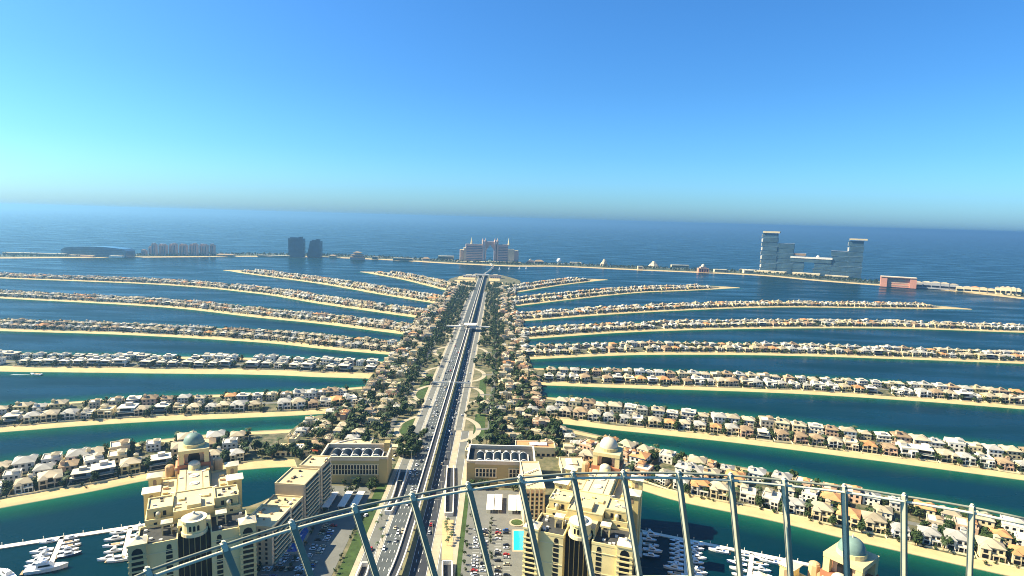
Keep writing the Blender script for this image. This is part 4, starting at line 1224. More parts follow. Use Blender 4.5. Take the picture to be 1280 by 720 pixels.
trench('lower dark ramp of the slip road beneath the railing on the turquoise side', [(440, 735), (446, 722), (452, 708)], [(452, 735), (458, 722), (462, 708)])
plz = MB()
plz.strip([un(553, 650, ZT), un(552, 700, ZT)], [un(567, 650, ZT), un(566, 700, ZT)], ZT + .22, 'sand')
struct(plz, 'plaza')
for i in range(14):
    px, py = (R.uniform(554, 566), 655 + i * 3.4) if i < 9 else (R.uniform(471, 482), 650 + (i - 9) * 9)
    x, y = un(px, py, ZT)
    place(R.choice(PMESH), 'palm_tree', 'short palm on the sand-coloured plaza strip beside the pale service road' if i < 9 else 'short palm on the planted strip between slip road and grey carriageway', 'palm tree', (x, y, ZT), R.uniform(0, 6), 'palms on the plaza strip' if i < 9 else 'palms by the slip road', .6)

# ------------------------------------------------------------------ cars
def car_proto(paint, v):
    b = MB()
    L_, W_ = (4.6, 1.9) if v < 2 else (5.0, 2.0)
    h = .95 if v == 0 else 1.1
    pr = [(-L_ / 2, .35), (L_ / 2, .35), (L_ / 2, .75), (L_ / 2 - .5, h - .05), (L_ / 2 - 1.2, h), (-L_ / 2 + .3, h), (-L_ / 2, h - .2)]
    n_ = len(pr)
    b.add([(-W_ / 2, y, z) for y, z in pr] + [(W_ / 2, y, z) for y, z in pr], [tuple(range(n_)), tuple(range(n_, 2 * n_))[::-1]] + [(i, (i + 1) % n_, n_ + (i + 1) % n_, n_ + i) for i in range(n_)], paint)
    c = MB()
    y0, y1, t = (-1.9, 1.0, 1.45) if v == 0 else (-2.2, 1.1, 1.75)
    vs = [(-W_ / 2 + .08, y0, h), (W_ / 2 - .08, y0, h), (W_ / 2 - .08, y1, h), (-W_ / 2 + .08, y1, h), (-W_ / 2 + .3, y0 + .5, t), (W_ / 2 - .3, y0 + .5, t), (W_ / 2 - .3, y1 - .8, t), (-W_ / 2 + .3, y1 - .8, t)]
    c.add(vs, [(0, 1, 5, 4), (1, 2, 6, 5), (2, 3, 7, 6), (3, 0, 4, 7)], 'glass_dark')
    r_ = MB().box(-W_ / 2 + .28, W_ / 2 - .28, y0 + .48, y1 - .78, t, t + .05, paint)
    P = [('body', b.mesh('car_body'), []), ('window', c.mesh('car_window'), []), ('roof', r_.mesh('car_roof'), [])]
    w = MB()
    k = 10
    an = [2 * math.pi * i / k for i in range(k)]
    w.add([(-.11, .33 * math.cos(a), .33 * math.sin(a)) for a in an] + [(.11, .33 * math.cos(a), .33 * math.sin(a)) for a in an], [tuple(range(k)), tuple(range(k, 2 * k))[::-1]] + [(i, (i + 1) % k, k + (i + 1) % k, k + i) for i in range(k)], 'rubber')
    P.append(('wheels', w, [(sx * (W_ / 2 - .1), sy, .33) for sx in (-1, 1) for sy in (-L_ * .3, L_ * .3)]))
    wm = w.mesh('car_wheel')
    P.pop()
    return P, wm, [(sx * (W_ / 2 - .08), sy * L_ * .3, .33) for sx in (-1, 1) for sy in (-1, 1)]
PAINTS = ['white', 'white', 'white', 'white', 'white', 'silver', 'silver', 'silver', 'black', 'black', 'black', 'red', 'blue', 'sand', 'sand']
CARS = {}
VN = ['saloon', 'off-roader', 'van']
ncar = 0
def car(x, y, rot, label, group, near, paint=None, name='parked_car'):
    global ncar
    p = paint or R.choice(PAINTS); v = R.choice((0, 0, 1, 1, 2))
    if (p, v) not in CARS: CARS[p, v] = car_proto('paint_' + p, v)
    P, wm, wp = CARS[p, v]
    k = 1.0
    t = place(P, name, f"{p} {VN[v]} {label}", 'car', (x, y, ZT + .13), rot, group)
    if near:
        for q in wp:
            o = bpy.data.objects.new('wheel', wm); COL.objects.link(o); o.parent = t; o.location = q
    ncar += 1
for u, lane, dirn in ((-15.8, 'outer lane of the grey carriageway', 1), (-12.6, 'second lane of the grey carriageway', 1), (-9.4, 'third lane of the grey carriageway', 1), (-6.2, 'lane of the grey carriageway next to the track', 1),
                      (8.0, 'lane of the dark carriageway next to the track', -1), (11.0, 'second lane of the dark carriageway', -1), (14.0, 'outer lane of the dark carriageway', -1),
                      (-24.6, 'pale slip road on the turquoise side', 1), (21.2, 'pale service road on the navy side', -1)):
    y = (690 if u == 21.2 else 400) + R.uniform(0, 60); i = 0
    while y < 1150:
        i += 1
        car(axis(y) + u, y, math.radians(1.3) + (math.pi if dirn > 0 else 0), f"driving {nth(i)} along the {lane}", 'cars driving on the trunk road', y < 620, name='car')
        y += R.choice((12, 30, 45, 70, 95, 130)) * (1.6 if abs(u) > 20 else 1.0)
for sg, us in ((-1, ((60, 'row nearest the grass, grey lot'), (66, 'second row from the grass, grey lot'), (82, 'third row from the grass, grey lot'), (88, 'row nearest the blue pool'))),
               (1, ((50, 'row nearest the service road, pool lot'), (56, 'second row from the service road, pool lot'), (66, 'third row from the service road, pool lot'), (72, 'row nearest the cyan pool')))):
    for u, rown in us:
        j = 0
        for i in range(21):
            if R.random() < .38: continue
            y = 358 + i * 4.2
            if y > (452 if sg > 0 else 462): continue
            j += 1
            car(axis(y) + sg * u, y, R.choice((1, -1)) * math.pi / 2 + R.uniform(-.04, .04), f"parked {nth(j)} in the {rown}", 'cars parked before the halls', True)
for i in range(9):
    x, y = un(385 + i * 9 + R.uniform(-2, 2), 646 + R.uniform(-4, 3), ZT)
    car(x, y, R.uniform(-.2, .2), f"parked {nth(i + 1)} along the lane below the canopies, turquoise side", 'cars parked below the canopies', True)
for i in range(22):
    x, y = un(302 + (i % 11) * 7 + R.uniform(-2, 2), 700 + (i // 11) * 12, ZT)
    car(x, y, R.uniform(-.2, .2), f"parked {nth(i % 11 + 1)} in the {'upper' if i < 11 else 'lower'} shaded row by the castle foot", 'cars parked in the castle shade', True)
for i in range(8):
    x, y = un(486 + R.uniform(0, 16), 545 + i * 5, ZT)
    car(x, y, R.uniform(-.6, .6), f"parked {nth(i + 1)} in the sandy lot beside the vaulted hall", 'cars parked in the sandy lot', False)
# street lamps on the trunk road
lampm = MB().cyl(0, 0, .14, 0, 11, 'steel', 6, .08); armm = MB().bar((-1.8, 0, 11), (1.8, 0, 11), .16, .12, 'steel'); hd = MB().box(-2.4, -1.5, -.2, .2, 10.85, 11.0, 'steel_dark')
LM = [('pole', lampm.mesh('lamp_pole'), []), ('arm', armm.mesh('lamp_arm'), []), ('lamp_head', hd.mesh('lamp_head'), [])]
for i in range(24):
    y = 400 + i * 34
    for u, nm in ((-19, 'grey carriageway kerb'), (16.6, 'dark carriageway kerb')):
        place(LM, 'street_lamp', f"steel street lamp, {nth(i + 1)} along the {nm}", 'street lamp', (axis(y) + u, y, ZT), 0, 'street lamps on the trunk road')

# ------------------------------------------------------------------ marinas
def boat_parts(v):
    h = MB()
    pl = [(0, -6), (1.5, -6), (1.9, -2), (1.75, 1.5), (1.1, 4.2), (0, 6.2)]
    out = pl + [(-x, y) for x, y in pl[::-1][1:-1]]
    n_ = len(out)
    h.add([(x * .72, y * .93, -.2) for x, y in out] + [(x, y, 1.25 + max(0, y) * .07) for x, y in out], [(i, (i + 1) % n_, n_ + (i + 1) % n_, n_ + i) for i in range(n_)], 'gelcoat' if v < 3 else 'hull_blue')
    h.add([(x * .97, y, 1.2 + max(0, y) * .07) for x, y in out], [tuple(range(n_))], 'gelcoat')
    P = [('hull', h, [])]
    if v != 2:
        c = MB()
        c.add([(-1.25, -2.8, 1.2), (1.25, -2.8, 1.2), (1.05, 2.4, 1.3), (-1.05, 2.4, 1.3), (-1.0, -2.4, 2.75), (1.0, -2.4, 2.75), (.8, .9, 2.75), (-.8, .9, 2.75)], [(0, 1, 5, 4), (1, 2, 6, 5), (2, 3, 7, 6), (3, 0, 4, 7), (4, 5, 6, 7)], 'gelcoat')
        P.append(('cabin', c, [('window', MB().add([(-1.2, -2.0, 1.75), (-1.14, -1.8, 2.35), (-.98, .9, 2.35), (-1.1, 1.5, 1.75), (1.2, -2.0, 1.75), (1.14, -1.8, 2.35), (.98, .9, 2.35), (1.1, 1.5, 1.75)], [(0, 3, 2, 1), (4, 5, 6, 7), (3, 7, 6, 2)], 'glass_dark'))]))
        if v == 1: P.append(('flybridge', MB().box(-.9, .9, -2.6, .2, 2.76, 3.3, 'gelcoat').box(-.95, .95, -2.2, -.6, 4.3, 4.42, 'gelcoat').cyl(-.8, -1.8, .06, 3.3, 4.3, 'steel', 4).cyl(.8, -1.8, .06, 3.3, 4.3, 'steel', 4), []))
    else:
        P.append(('cockpit', MB().box(-1.1, 1.1, -4, 1.2, 1.2, 1.5, 'teak').box(-.7, .7, 1.2, 2.2, 1.2, 1.9, 'glass_dark'), []))
    P.append(('swim_deck', MB().box(-1.3, 1.3, -6.9, -6.02, .35, .5, 'teak'), []))
    return P
BM = []
for v in range(4):
    BM.append([(n_, m.mesh('boat_' + n_), [(a, b.mesh('boat_' + a)) for a, b in s_]) for n_, m, s_ in boat_parts(v)])
BV = ['white cabin yacht', 'white flybridge yacht', 'open white speedboat', 'navy-hulled yacht']
def pontoon(label, p0, p1, w, name='pontoon', piles=True):
    a, b = un(*p0, .6), un(*p1, .6)
    L_ = math.hypot(b[0] - a[0], b[1] - a[1])
    t = thing(name, label, 'pontoon', (a[0], a[1], 0), math.atan2(b[1] - a[1], b[0] - a[0]))
    MB().box(0, L_, -w / 2, w / 2, -.3, .8, 'concrete', 'concrete_white').build('deck', t)
    for q in range(int(L_ / 12)): MB().cyl(6 + q * 12, w / 2 + .25, .22, -1, 2.6, 'concrete_white', 6).build('pile', t)
    return a, b
def berth(p0, p1, n_, where, sides, big=None):
    a, b = np.array(un(*p0, .6)), np.array(un(*p1, .6))
    d_ = (b - a); L_ = np.linalg.norm(d_); d_ /= L_; nn = np.array([d_[1], -d_[0]])
    for sg, sname in sides:
        for i in range(n_):
            if R.random() < .06: continue
            s_ = (i + .6) / n_ * L_
            v = R.choice((0, 0, 1, 1, 2, 3))
            k = R.uniform(.8, 1.15)
            c = a + d_ * s_ + nn * sg * (7.9 * k)
            q = nn * sg
            place(BM[v], 'motor_yacht', f"{BV[v]}, {nth(i + 1)} from the pier, {sname} of the {where}", 'boat', (c[0], c[1], 0), math.atan2(q[1], q[0]) - math.pi / 2 + R.uniform(-.06, .06), f"boats moored at the {where}", k)
pontoon('long white pier crossing the turquoise channel to the green-domed castle', (-40, 690), (196, 654), 5.0, 'pier')
pontoon('short pontoon hung with boats, farther from the green-domed castle', (78, 671), (63, 706), 3.0)
pontoon('short pontoon hung with boats, touching the green-domed castle', (163, 659), (154, 698), 3.0)
berth((78, 671), (63, 706), 6, 'outer turquoise-channel pontoon', ((-1, 'outer side'), (1, 'castle side')))
berth((163, 659), (154, 698), 5, 'inner turquoise-channel pontoon', ((1, 'castle side'), (-1, 'outer side')))
x, y = un(58, 711, 1); place(BM[1], 'motor_yacht', 'largest white motor yacht, across the end of the boat-hung pontoon', 'boat', (x, y, 0), math.radians(-68), None, 2.0)
x, y = un(8, 718, 1); place(BM[0], 'motor_yacht', 'white motor yacht cut off by the bottom corner of the turquoise channel', 'boat', (x, y, 0), math.radians(60), None, 1.5)
x, y = un(150, 699, 1); place(BM[0], 'motor_yacht', 'long white motor yacht lying across the end of the castle-side pontoon', 'boat', (x, y, 0), math.radians(-75), None, 1.3)
pontoon('long white pier on the navy channel behind the railing', (778, 659), (1012, 706), 4.0, 'pier')
pontoon('pontoon on the navy channel closest to the cream-domed castle', (800, 663), (800, 696), 3.0)
pontoon('middle pontoon on the navy channel, hung with boats', (857, 675), (858, 722), 3.0)
pontoon('pontoon on the navy channel nearest the cut-off castle roofs', (940, 692), (936, 725), 3.0)
berth((800, 663), (800, 696), 5, 'first navy-channel pontoon', ((-1, 'far side'), (1, 'near side')))
berth((857, 675), (858, 722), 8, 'middle navy-channel pontoon', ((-1, 'far side'), (1, 'near side')))
berth((940, 692), (936, 725), 5, 'last navy-channel pontoon', ((-1, 'far side'), (1, 'near side')))
for i, (px, py) in enumerate(((898, 688), (962, 701))):
    x, y = un(px, py, 1); place(BM[0], 'motor_yacht', f"white motor yacht moored along the navy-channel pier, {'between middle and last pontoon' if i == 0 else 'beyond the last pontoon'}", 'boat', (x, y, 0), math.radians(70), None, 1.2)
x, y = un(45, 468.7, 0); place(BM[2], 'speedboat', 'small white speedboat running alone in the channel before the modern villas', 'boat', (x, y, 0), math.radians(80), None, 1.5)
wk = MB().add([(x - 9, y - .9, .06), (x - 34, y - 4.2, .06), (x - 33, y + 1.4, .06), (x - 9, y + .9, .06)], [(0, 1, 2, 3)], 'gelcoat'); stuff(wk, 'boat_wake')
sm = [('hull', MB().merge(boat_parts(0)[0][1]).mesh('boat_hull'), []), ('mast', MB().cyl(0, 0, .12, 1, 16, 'steel', 5).mesh('boat_mast'), []), ('sail', MB().add([(0, .2, 2), (0, 5, 2), (0, .2, 15), (.25, .2, 2), (.25, 5, 2), (.25, .2, 15)], [(0, 1, 2), (5, 4, 3), (0, 3, 4, 1), (1, 4, 5, 2), (2, 5, 3, 0)], 'gelcoat').mesh('boat_sail'), [])]
for i, px in enumerate((624.5, 636.5, 649.5, 658)):
    x, y = un(px, 337 - i * .4, 0); place(sm, 'sailing_boat', f"white sailing boat below the arched palace hotel, {nth(i + 1)} from the gateway", 'boat', (x, y, 0), math.radians(70), 'sailing boats off the palace hotel', 1.0)

# ------------------------------------------------------------------ the far crescent
def frame_at(px, py, z=2.3):
    x, y = un(px, py, z)
    return x, y, (y * FW[1] + (z - EYE) * FW[2]) / FPX
# arched palace hotel
x, y, k = frame_at(611, 327.5)
ho_ = thing('palace_hotel', 'pink palace hotel with a tall open arch, at the end of the trunk axis', 'hotel', (x, y, 2.3), math.radians(8))
X = lambda p: (p - 611) * k
for sg, (a, b) in ((-1, (582, 603)), (1, (620, 634.5))):
    m = MB().box(X(a), X(b), -16, 16, 0, 22 * k, 'pink_stone', 'roof_brown')
    o = m.build('wing', ho_)
    for i in range(9): MB().box(X(a) + 3, X(b) - 3, -16.4, -15.9, 8 + i * 9, 11.5 + i * 9, 'glass_blue').build('window_band', o)
MB().box(X(575), X(579.5), -12, 30, 0, 15 * k, 'wall_peach', 'roof_sand').box(X(579.6), X(582), -14, 24, 0, 17.5 * k, 'wall_beige', 'roof_sand').build('end_wing', ho_)
MB().box(X(634.6), X(642), -26, 20, 0, 16.5 * k, 'wall_beige', 'roof_sand').box(X(642.1), X(648), -12, 26, 0, 15 * k, 'pink_stone', 'roof_sand').build('end_wing', ho_)
for a in (603, 606.3, 618.2, 621.3):
    o = MB().box(X(a) - 3.4, X(a) + 3.4, -20, 18, 0, 27 * k, 'pink_stone').build('arch_tower', ho_)
    MB().cyl(X(a), -1, 4, 27 * k, 30 * k, 'pink_stone', 8, .4).build('spire', o)
am = MB().box(X(606.8), X(617.7), -12, 12, 22 * k, 25.5 * k, 'pink_stone')
pw = X(617.6) - X(606.9)
pts = [(-pw / 2, 0), (-pw / 2, 15 * k), (0, 22 * k), (pw / 2, 15 * k), (pw / 2, 0)]
for s1 in (-1, 1):
    am.add([(X(612.25) + s1 * pw / 2, yy, zz) for yy, zz in ((-11, 14 * k), (11, 14 * k), (11, 22 * k), (-11, 22 * k))] + [(X(612.25), yy, 22 * k) for yy in (-11, 11)], [(0, 1, 5, 4), (0, 4, 3), (1, 2, 5)], 'pink_stone')
am.build('arch', ho_)
MB().cyl(X(611.5), -24, 26, 0, 5 * k, 'dome_green', 6, 4).build('entrance_dome', ho_)
for px in (589, 635.5):
    MB().cyl(X(px), 0, 6, 21 * k, 25 * k, 'wall_cream', 8, 4).cyl(X(px), 0, 4, 25 * k, 31 * k, 'wall_cream', 8, .3).build('spire', ho_)
MB().box(X(570), X(650), -70, -30, 0, 6, 'wall_beige', 'roof_sand').build('podium', ho_)

# terraced resort of stacked glass blocks
x0, y0, k = frame_at(950, 339)
x1, y1, _k = frame_at(1078, 347)
ra = math.atan2(y1 - y0, x1 - x0); kl = math.hypot(x1 - x0, y1 - y0) / 128
rs = thing('stacked_resort', 'huge resort of stacked glass boxes, two stepped towers joined by a low sky bridge', 'hotel', (x0, y0, 2.3), ra)
def stackt(a, b, top, base, name, dep=30, white=True):
    Xa, Xb = (a - 950) * kl, (b - 950) * kl
    H_ = (base - top) * k
    n_ = max(2, int(H_ / 22)); s_ = H_ / n_
    root = None
    for i in range(n_):
        j = 1.8 if i % 2 else 0
        m = MB().box(Xa - (0 if i % 2 else 5), Xb + j, -dep / 2 - j, dep / 2, i * s_, (i + .93) * s_, 'glass_teal')
        m.box(Xa - (2 if i % 2 else 7), Xb + j + 2, -dep / 2 - j - 1.2, dep / 2 + 1, (i + .93) * s_, (i + 1) * s_, 'glass_blue', 'wall_grey')
        for q in range(1, 4): m.box(Xa + 1, Xb - 1, -dep / 2 - j - .6, -dep / 2 - j - .02, (i + q * .21) * s_, (i + q * .21 + .05) * s_, 'glass_blue')
        if white: m.box(Xa - 9, Xa - 7.1 if i % 2 == 0 else Xa - 2.1, -dep / 2 + 4, dep / 2 - 4, i * s_, (i + .7) * s_, 'concrete_white')
        o = m.build(name, rs)
stackt(952, 970.5, 291, 338.6, 'tower', 34)
stackt(970.6, 992, 303, 339, 'tower', 30, False)
stackt(992, 1006, 320, 340, 'wing', 30, False)
stackt(1019.5, 1040, 321, 342, 'wing', 30, False)
stackt(1040.2, 1060, 314.5, 344, 'tower', 30, False)
stackt(1060.2, 1076, 303, 345, 'tower', 34)
MB().box((989 - 950) * kl, (1040 - 950) * kl, -20, 14, 14.5 * k, 20.5 * k, 'glass_teal', 'wall_cream').box((989 - 950) * kl, (1041 - 950) * kl, -22, -20.05, 19 * k, 21 * k, 'concrete_white').build('sky_bridge', rs)
MB().box((992 - 950) * kl, (1008 - 950) * kl, -10, 12, 22 * k, 24.5 * k, 'roof_brown', 'concrete_white').build('roof_pavilion', rs)
MB().dome((1023 - 950) * kl, 0, 9, 21 * k, 9, 'concrete_white', 10, 3).build('roof_pavilion', rs)
MB().box((1059 - 950) * kl, (1080 - 950) * kl, -26, 20, 43 * k, 44.6 * k, 'wall_cream').box((951 - 950) * kl, (973 - 950) * kl, -24, 20, 48 * k, 50 * k, 'wall_cream').build('roof_canopy', rs)
MB().box(-26 * kl, 36 * kl, -60, -24, 0, 8, 'wall_cream', 'roof_white').box(44 * kl, 78 * kl, -66, -24, 0, 9, 'wall_cream', 'roof_white').box(84 * kl, 112 * kl, -60, -24, 0, 5, 'wall_cream', 'roof_white').build('podium', rs)

# twin dark towers
for i, (a, b, top, lab) in enumerate(((362, 380.5, 298, 'taller of two dark blue glass towers on the crescent, flat-topped with mast stubs'), (387, 402, 301, 'shorter of two dark blue glass towers on the crescent, with one slanting edge'))):
    x, y, k = frame_at((a + b) / 2, 321)
    w = (b - a) * k
    t = thing('glass_tower', lab, 'tower', (x, y, 2.3), 0, None)
    h = (321 - top) * k
    m = MB()
    o_ = 10 if i else 0
    m.add([(-w / 2 - o_, -18, 0), (w / 2, -18, 0), (w / 2, 18, 0), (-w / 2 - o_, 18, 0), (-w / 2 + o_, -18, h), (w / 2, -18, h), (w / 2, 18, h), (-w / 2 + o_, 18, h)], [(0, 1, 5, 4), (1, 2, 6, 5), (2, 3, 7, 6), (3, 0, 4, 7), (4, 5, 6, 7)], 'glass_navy')
    m.build('wall', t)
    b_ = MB()
    for q in range(14): b_.box(-w / 2 + 2 + o_, w / 2 - 1, -18.5, -18.05, 5 + q * h / 15, 6 + q * h / 15, 'glass_blue')
    b_.build('floor_band', t)
    MB().box(-w / 2 + 6 + o_, w / 2 - 30, -10, 10, h, h + 6, 'glass_navy').box(w / 2 - 26, w / 2 - 8, -8, 8, h, h + 9, 'glass_navy').build('roof_plant', t)
# low arched hotel
x, y, k = frame_at(123, 320.5)
t = thing('arched_hotel', 'low blue-grey hotel with a bowed roofline, far along the crescent', 'hotel', (x, y, 2.3))
pts = [(-41 * k, 0), (-41 * k, 8 * k)] + [((-36 + q * 9) * k, (10.5 + 2.2 * math.sin(math.pi * q / 8)) * k) for q in range(9)] + [(40 * k, 8 * k), (40 * k, 0)]
n_ = len(pts)
MB().add([(a, -30, b) for a, b in pts] + [(a, 40, b) for a, b in pts], [tuple(range(n_))[::-1], tuple(range(n_, 2 * n_))] + [(i, (i + 1) % n_, n_ + (i + 1) % n_, n_ + i) for i in range(n_)], 'glass_blue').build('wall', t)
for i in range(4): MB().box((-38 + i * .6) * k, (37 - i * .6) * k, -30.8, -30.05, (1.6 + i * 2.2) * k, (2.4 + i * 2.2) * k, 'glass_navy').build('window_band', t)
MB().box(-28 * k, 2 * k, -52, -30.9, 0, 2 * k, 'wall_peach', 'roof_sand').box(22 * k, 38 * k, -52, -30.9, 0, 2.2 * k, 'wall_white').build('podium', t)
for i in range(14):
    a = 178 + i * 6.4
    top = (313 if i == 0 else 309.5 if i == 1 else 306.5) - (1.2 if i % 4 == 2 else 0)
    x, y, k = frame_at(a + 2.6, 319.5)
    t = thing('apartment_tower', f"pinkish grey apartment tower, {nth(i + 1)} in the far row on the crescent", 'apartment tower', (x, y + (i % 2) * 20, 2.3), 0, 'far row of apartment towers')
    h = (319.5 - top) * k
    MB().box(-2.6 * k, 2.6 * k, -10, 10, 0, h, 'pink_stone', 'roof_sand').box(-1.4 * k, 1.2 * k, -12, 8, h, h + 6, 'pink_stone').build('wall', t)
    for q in (-1.4, .6): MB().box(q * k, (q + .9) * k, -10.6, -10.05, 5, h - 6, 'glass_blue').build('window_strip', t)
# tiered pagoda-like hotel
x, y, k = frame_at(447, 324.5)
t = thing('tiered_hotel', 'small brown hotel of stacked upturned roofs, right of the dark towers', 'hotel', (x, y, 2.3))
for i, (w, h0, h1) in enumerate(((17, 0, 4.2), (13, 4.2, 7.4), (8, 7.4, 10))):
    MB().box(-w * k * .5, w * k * .5, -16 + i * 2, 16 - i * 2, h0 * k, (h1 - 1) * k, 'pink_stone').build('storey', t)
    MB().hip(-w * k * .5, w * k * .5, -16 + i * 2, 16 - i * 2, (h1 - 1) * k, 1.2 * k, 'roof_brown', 5).build('roof', t)
small_far = [  # px, base py, width px, height px, style, label
    (415, 322.5, 8, 4, 'hip', 'small white-walled hotel wing just right of the dark towers'), (468, 324.5, 7, 4, 'box', 'small cream block beside the tiered brown hotel'),
    (503, 326, 25, 3.2, 'box', 'long low white hall on the crescent'), (532, 326.5, 9, 5, 'hip', 'low tan-roofed villa hotel, left of the palace hotel'), (557, 325, 20, 5, 'box', 'pale low terrace block touching the palace hotel'),
    (663, 329, 9, 5, 'dome', 'pinkish domed aquapark pavilion right of the palace hotel'), (674, 330, 11, 5, 'hip', 'dark red-roofed pavilion right of the palace hotel'),
    (699, 331, 5.5, 8, 'globe', 'white globe-shaped tank on the crescent'), (720, 330, 14, 2, 'box', 'thin pale shed behind the white globe'),
    (756, 332, 11, 8, 'step', 'sand-coloured stepped water-slide tower'), (818, 334, 15, 7, 'step', 'wider stepped sand-coloured rock tower on the crescent'),
    (801, 337, 6, 4, 'box', 'small white house on the crescent greenery'), (851, 335, 22, 3.5, 'box', 'long low pale hall on the crescent greenery'),
    (880, 340.5, 13, 10, 'dome', 'pinkish domed villa palace on the crescent'), (902, 340.5, 16, 3.5, 'box', 'low white building right of the pinkish domed palace'), (937, 342, 12, 4, 'box', 'white block at the foot of the stacked resort'),
    (340, 321, 40, 1.6, 'box', 'thin white pavilion row left of the dark towers'), (280, 320.5, 22, 3, 'hip', 'low grey villa row right of the far apartment towers'), (40, 319.5, 78, 3, 'box', 'very long flat sand-roofed shed at the far end of the crescent'),
]
for px, py, w, h, sty, lab in small_far:
    x, y, k = frame_at(px, py)
    t = thing('crescent_building', lab, 'building', (x, y + 20, 2.3), 0)
    w *= k; h *= k
    if sty == 'box':
        MB().box(-w / 2, w / 2, -10, 12, 0, h, 'wall_cream', 'roof_white').build('wall', t); MB().box(-w / 2 + 3, w / 2 - 3, -10.5, -10.05, h * .3, h * .65, 'glass_dark').build('window_band', t)
    elif sty == 'hip':
        MB().box(-w / 2, w / 2, -10, 12, 0, h * .6, 'wall_cream').build('wall', t); MB().hip(-w / 2, w / 2, -10, 12, h * .6, h * .4, 'roof_brown', 2).build('roof', t)
        MB().box(-w / 2 + 2, w / 2 - 2, -10.5, -10.05, h * .2, h * .45, 'glass_dark').build('window_band', t)
    elif sty == 'dome':
        MB().box(-w / 2, w / 2, -14, 14, 0, h * .5, 'salmon' if w > 45 else 'pink_stone', 'roof_sand').box(-w * .28, w * .28, -10, 10, h * .5, h * .68, 'pink_stone').build('wall', t)
        MB().dome(0, 0, w * .2, h * .68, h * .34, 'dome_cream', 14, 5).build('dome', t, smooth=True)
        for q in (-.34, -.12, .12, .34): arch_win(q * w, 2, w * .1, h * .36, -14, 'glass_dark', .5).build('archway', t)
    elif sty == 'globe':
        s_ = MB(); r_ = w * .55
        s_.dome(0, 0, r_, h - r_, r_, 'gelcoat', 16, 5); s_.build('globe', t, smooth=True)
        q_ = MB(); q_.dome(0, 0, r_, 0, -r_, 'gelcoat', 16, 5); q_.build('globe', t, (0, 0, h - r_), smooth=True)
        MB().cyl(0, 0, r_ * .5, 0, h - r_ * 1.7, 'wall_grey', 10).build('stand', t)
    else:
        for i in range(4): MB().cyl(R.uniform(-2, 2), 0, w * (.5 - i * .11), h * i * .25, h * (i + 1) * .25, 'wall_beige', 7, w * (.44 - i * .11)).build('tier', t)
# salmon block and curved resort beyond the stacked resort
x, y, k = frame_at(1122, 359)
t = thing('salmon_hotel', 'salmon pink block hotel with a recessed front, right of the stacked resort', 'hotel', (x, y, 2.3), math.radians(-28))
MB().box(-19 * k, -12 * k, -14, 20, 0, 12 * k, 'salmon', 'roof_white').box(12 * k, 19 * k, -14, 20, 0, 12 * k, 'salmon', 'roof_white').box(-12 * k, 12 * k, -6, 20, 0, 11.5 * k, 'salmon', 'roof_white').build('wall', t)
MB().box(-19 * k, 19 * k, -16, 22, 12 * k, 13 * k, 'wall_peach', 'roof_white').build('roof', t)
for i in range(3): MB().box(-11.5 * k, 11.5 * k, -6.6, -6.05, (2 + i * 3) * k, (3.2 + i * 3) * k, 'wall_peach').build('balcony', t)
for i, (px, py, w, h, lab) in enumerate(((1172, 361.5, 40, 8.5, 'long curved pale resort wing beyond the salmon hotel'), (1222, 366, 34, 7, 'stepped cream resort wing with a red-roofed middle'), (1263, 369, 22, 10, 'cream villa hotel with twin gables at the far end of the navy side'))):
    x, y, k = frame_at(px, py)
    t = thing('resort_wing', lab, 'resort', (x, y + 14, 2.3), math.radians(-34))
    w *= k * 1.15; h *= k
    m = MB()
    for q in range(5): m.box(-w / 2 + q * w / 5, -w / 2 + (q + 1) * w / 5, -11 - 3 * math.sin(math.pi * (q + .5) / 5), 12, 0, h * (.72 + .2 * math.sin(math.pi * (q + .5) / 5)), 'wall_cream' if i else 'wall_grey', 'roof_white')
    m.build('wall', t)
    for q in range(5): MB().hip(-w / 2 + q * w / 5, -w / 2 + (q + 1) * w / 5, -10, 11, h * (.73 + .2 * math.sin(math.pi * (q + .5) / 5)), h * .16, 'roof_tan' if q != 2 or i != 1 else 'roof_orange', 1).build('roof', t)
    for q in range(5): MB().box(-w / 2 + q * w / 5 + 2, -w / 2 + (q + 1) * w / 5 - 2, -14.6, -13, h * .25, h * .5, 'glass_dark').build('window_band', t)

# ------------------------------------------------------------------ railing of the viewing deck the photograph is taken from
RZ = EYE - 4.6
RAIL = [(110, 750), (185, 715), (280, 682), (365, 655), (443, 635), (515, 620), (585, 607), (650, 598), (716, 592.5), (779, 591.5), (848, 592), (913, 595), (980, 601), (1055, 609.5), (1130, 621), (1215, 635), (1290, 651)]
rp = [np.array([*un(*q, RZ), RZ]) for q in RAIL]
dv = 0.645 * RT - 3.21 * UP + 1.0 * FW
dv = dv / abs(dv[2])
tgt = None
for q in range(1, 400):                              # how far down the posts reach: the base shows at the picture's lower edge
    kk = q * .01
    if proj(*(rp[10] + dv * kk))[1] > 723: tgt = kk; break
rl = thing('deck_railing', 'grey-green steel railing of leaning posts curving across the bottom of the view', 'railing', tuple(rp[9]))
o3 = np.array(rp[9])
def dense(pp):
    l = smooth_line([p[:2] for p in pp], .35)
    return [(x - o3[0], y - o3[1], pp[0][2] - o3[2]) for x, y in l]
dl = dense(rp)
MB().tube([(x, y, z + .01) for x, y, z in dl], .021, 'steel_dark', 8).build('rail', rl, smooth=True)
MB().tube([(x, y, z - .085) for x, y, z in dl], .024, 'steel', 8).build('rail', rl, smooth=True)
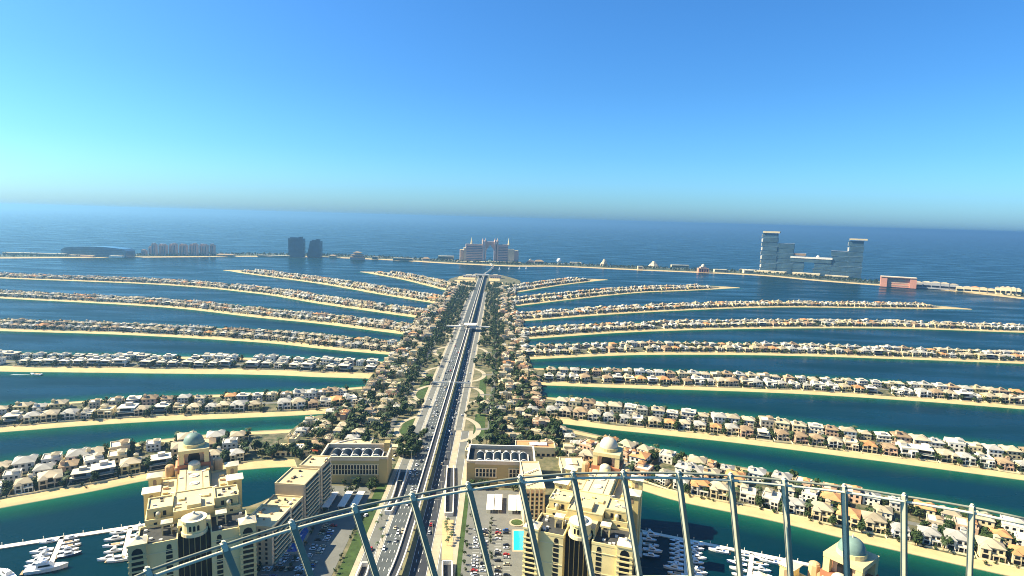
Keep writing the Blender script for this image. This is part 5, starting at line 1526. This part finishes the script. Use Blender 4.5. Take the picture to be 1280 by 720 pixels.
for p in rp[1:-1]:
    a, b = p - dv * .045 - o3, p + dv * tgt - o3
    t_ = np.array(dv) / np.linalg.norm(dv)
    m = MB().bar(tuple(a), tuple(b), .062, .075, 'steel')
    s_ = np.cross(t_, (0, 0, 1.0)); s_ /= np.linalg.norm(s_)
    for sg in (-1, 1): m.bar(tuple(a + s_ * sg * .037 + t_ * .08), tuple(b + s_ * sg * .037), .011, .09, 'steel_dark')
    po = m.build('post', rl)
    MB().bar(tuple(a + t_ * .09 - s_ * .05), tuple(a + t_ * .09 + s_ * .05), .06, .06, 'steel').cyl(a[0], a[1], .022, a[2] - .02, a[2] + .03, 'steel', 8).build('bracket', po)
bp_ = [p + dv * tgt for p in rp]
bl = dense(bp_)
N_ = len(bl)
c0 = np.array([2.0 - o3[0], 0 - o3[1]])
def ringpts(off): 
    out = []
    for x, y, z in bl:
        d_ = np.array([x, y]) - c0; d_ /= np.linalg.norm(d_)
        out.append((x + d_[0] * off, y + d_[1] * off))
    return out
band = MB(); z = bl[0][2]
i_, o_ = ringpts(-.07), ringpts(.07)
band.strip(o_, i_, z + .02, 'steel')
for ring_ in (i_, o_):
    vs = [(x, y, z + .02) for x, y in ring_] + [(x, y, z - .10) for x, y in ring_]
    band.add(vs, [(i, i + 1, N_ + i + 1, N_ + i) for i in range(N_ - 1)], 'steel')
band.build('base_band', rl)
low = MB(); g1, g2 = ringpts(-.05), ringpts(.05)
vs = [(x, y, z - .10) for x, y in g1] + [(x, y, z - 2.5) for x, y in g1]
low.add(vs, [(i, i + 1, N_ + i + 1, N_ + i) for i in range(N_ - 1)], 'steel_dark')
vs = [(x, y, z - .10) for x, y in g2] + [(x, y, z - 2.5) for x, y in g2]
low.add(vs, [(i, i + 1, N_ + i + 1, N_ + i) for i in range(N_ - 1)], 'steel_dark')
low.build('parapet', rl)
print('cars', ncar, 'rail drop', tgt)

for o in bpy.data.objects:
    if 'label' in o and not 4 <= len(o['label'].split()) <= 16: print('LONG', o.name, len(o['label'].split()), o['label'])
import OpenImageIO as o, sys, numpy as np
b=o.ImageBuf(sys.argv[1] if len(sys.argv)>1 else '/workdir/render_main.png').get_pixels(o.FLOAT)
h,w=b.shape[:2]
for x,y in [(10,10),(640,10),(1270,10),(10,130),(640,130),(1270,130),(10,240),(640,240),(1270,240),(100,262),(640,285),(1200,300),(100,300),(640,320),(1200,320),(150,435),(60,480),(300,545),(60,650),(900,470),(900,590),(850,680),(60,463),(900,487)]:
    X,Y=int(x*w/1280),int(y*h/720)
    print((x,y),(b[max(0,Y-2):Y+3,max(0,X-2):X+3,:3].mean((0,1))*255).astype(int))
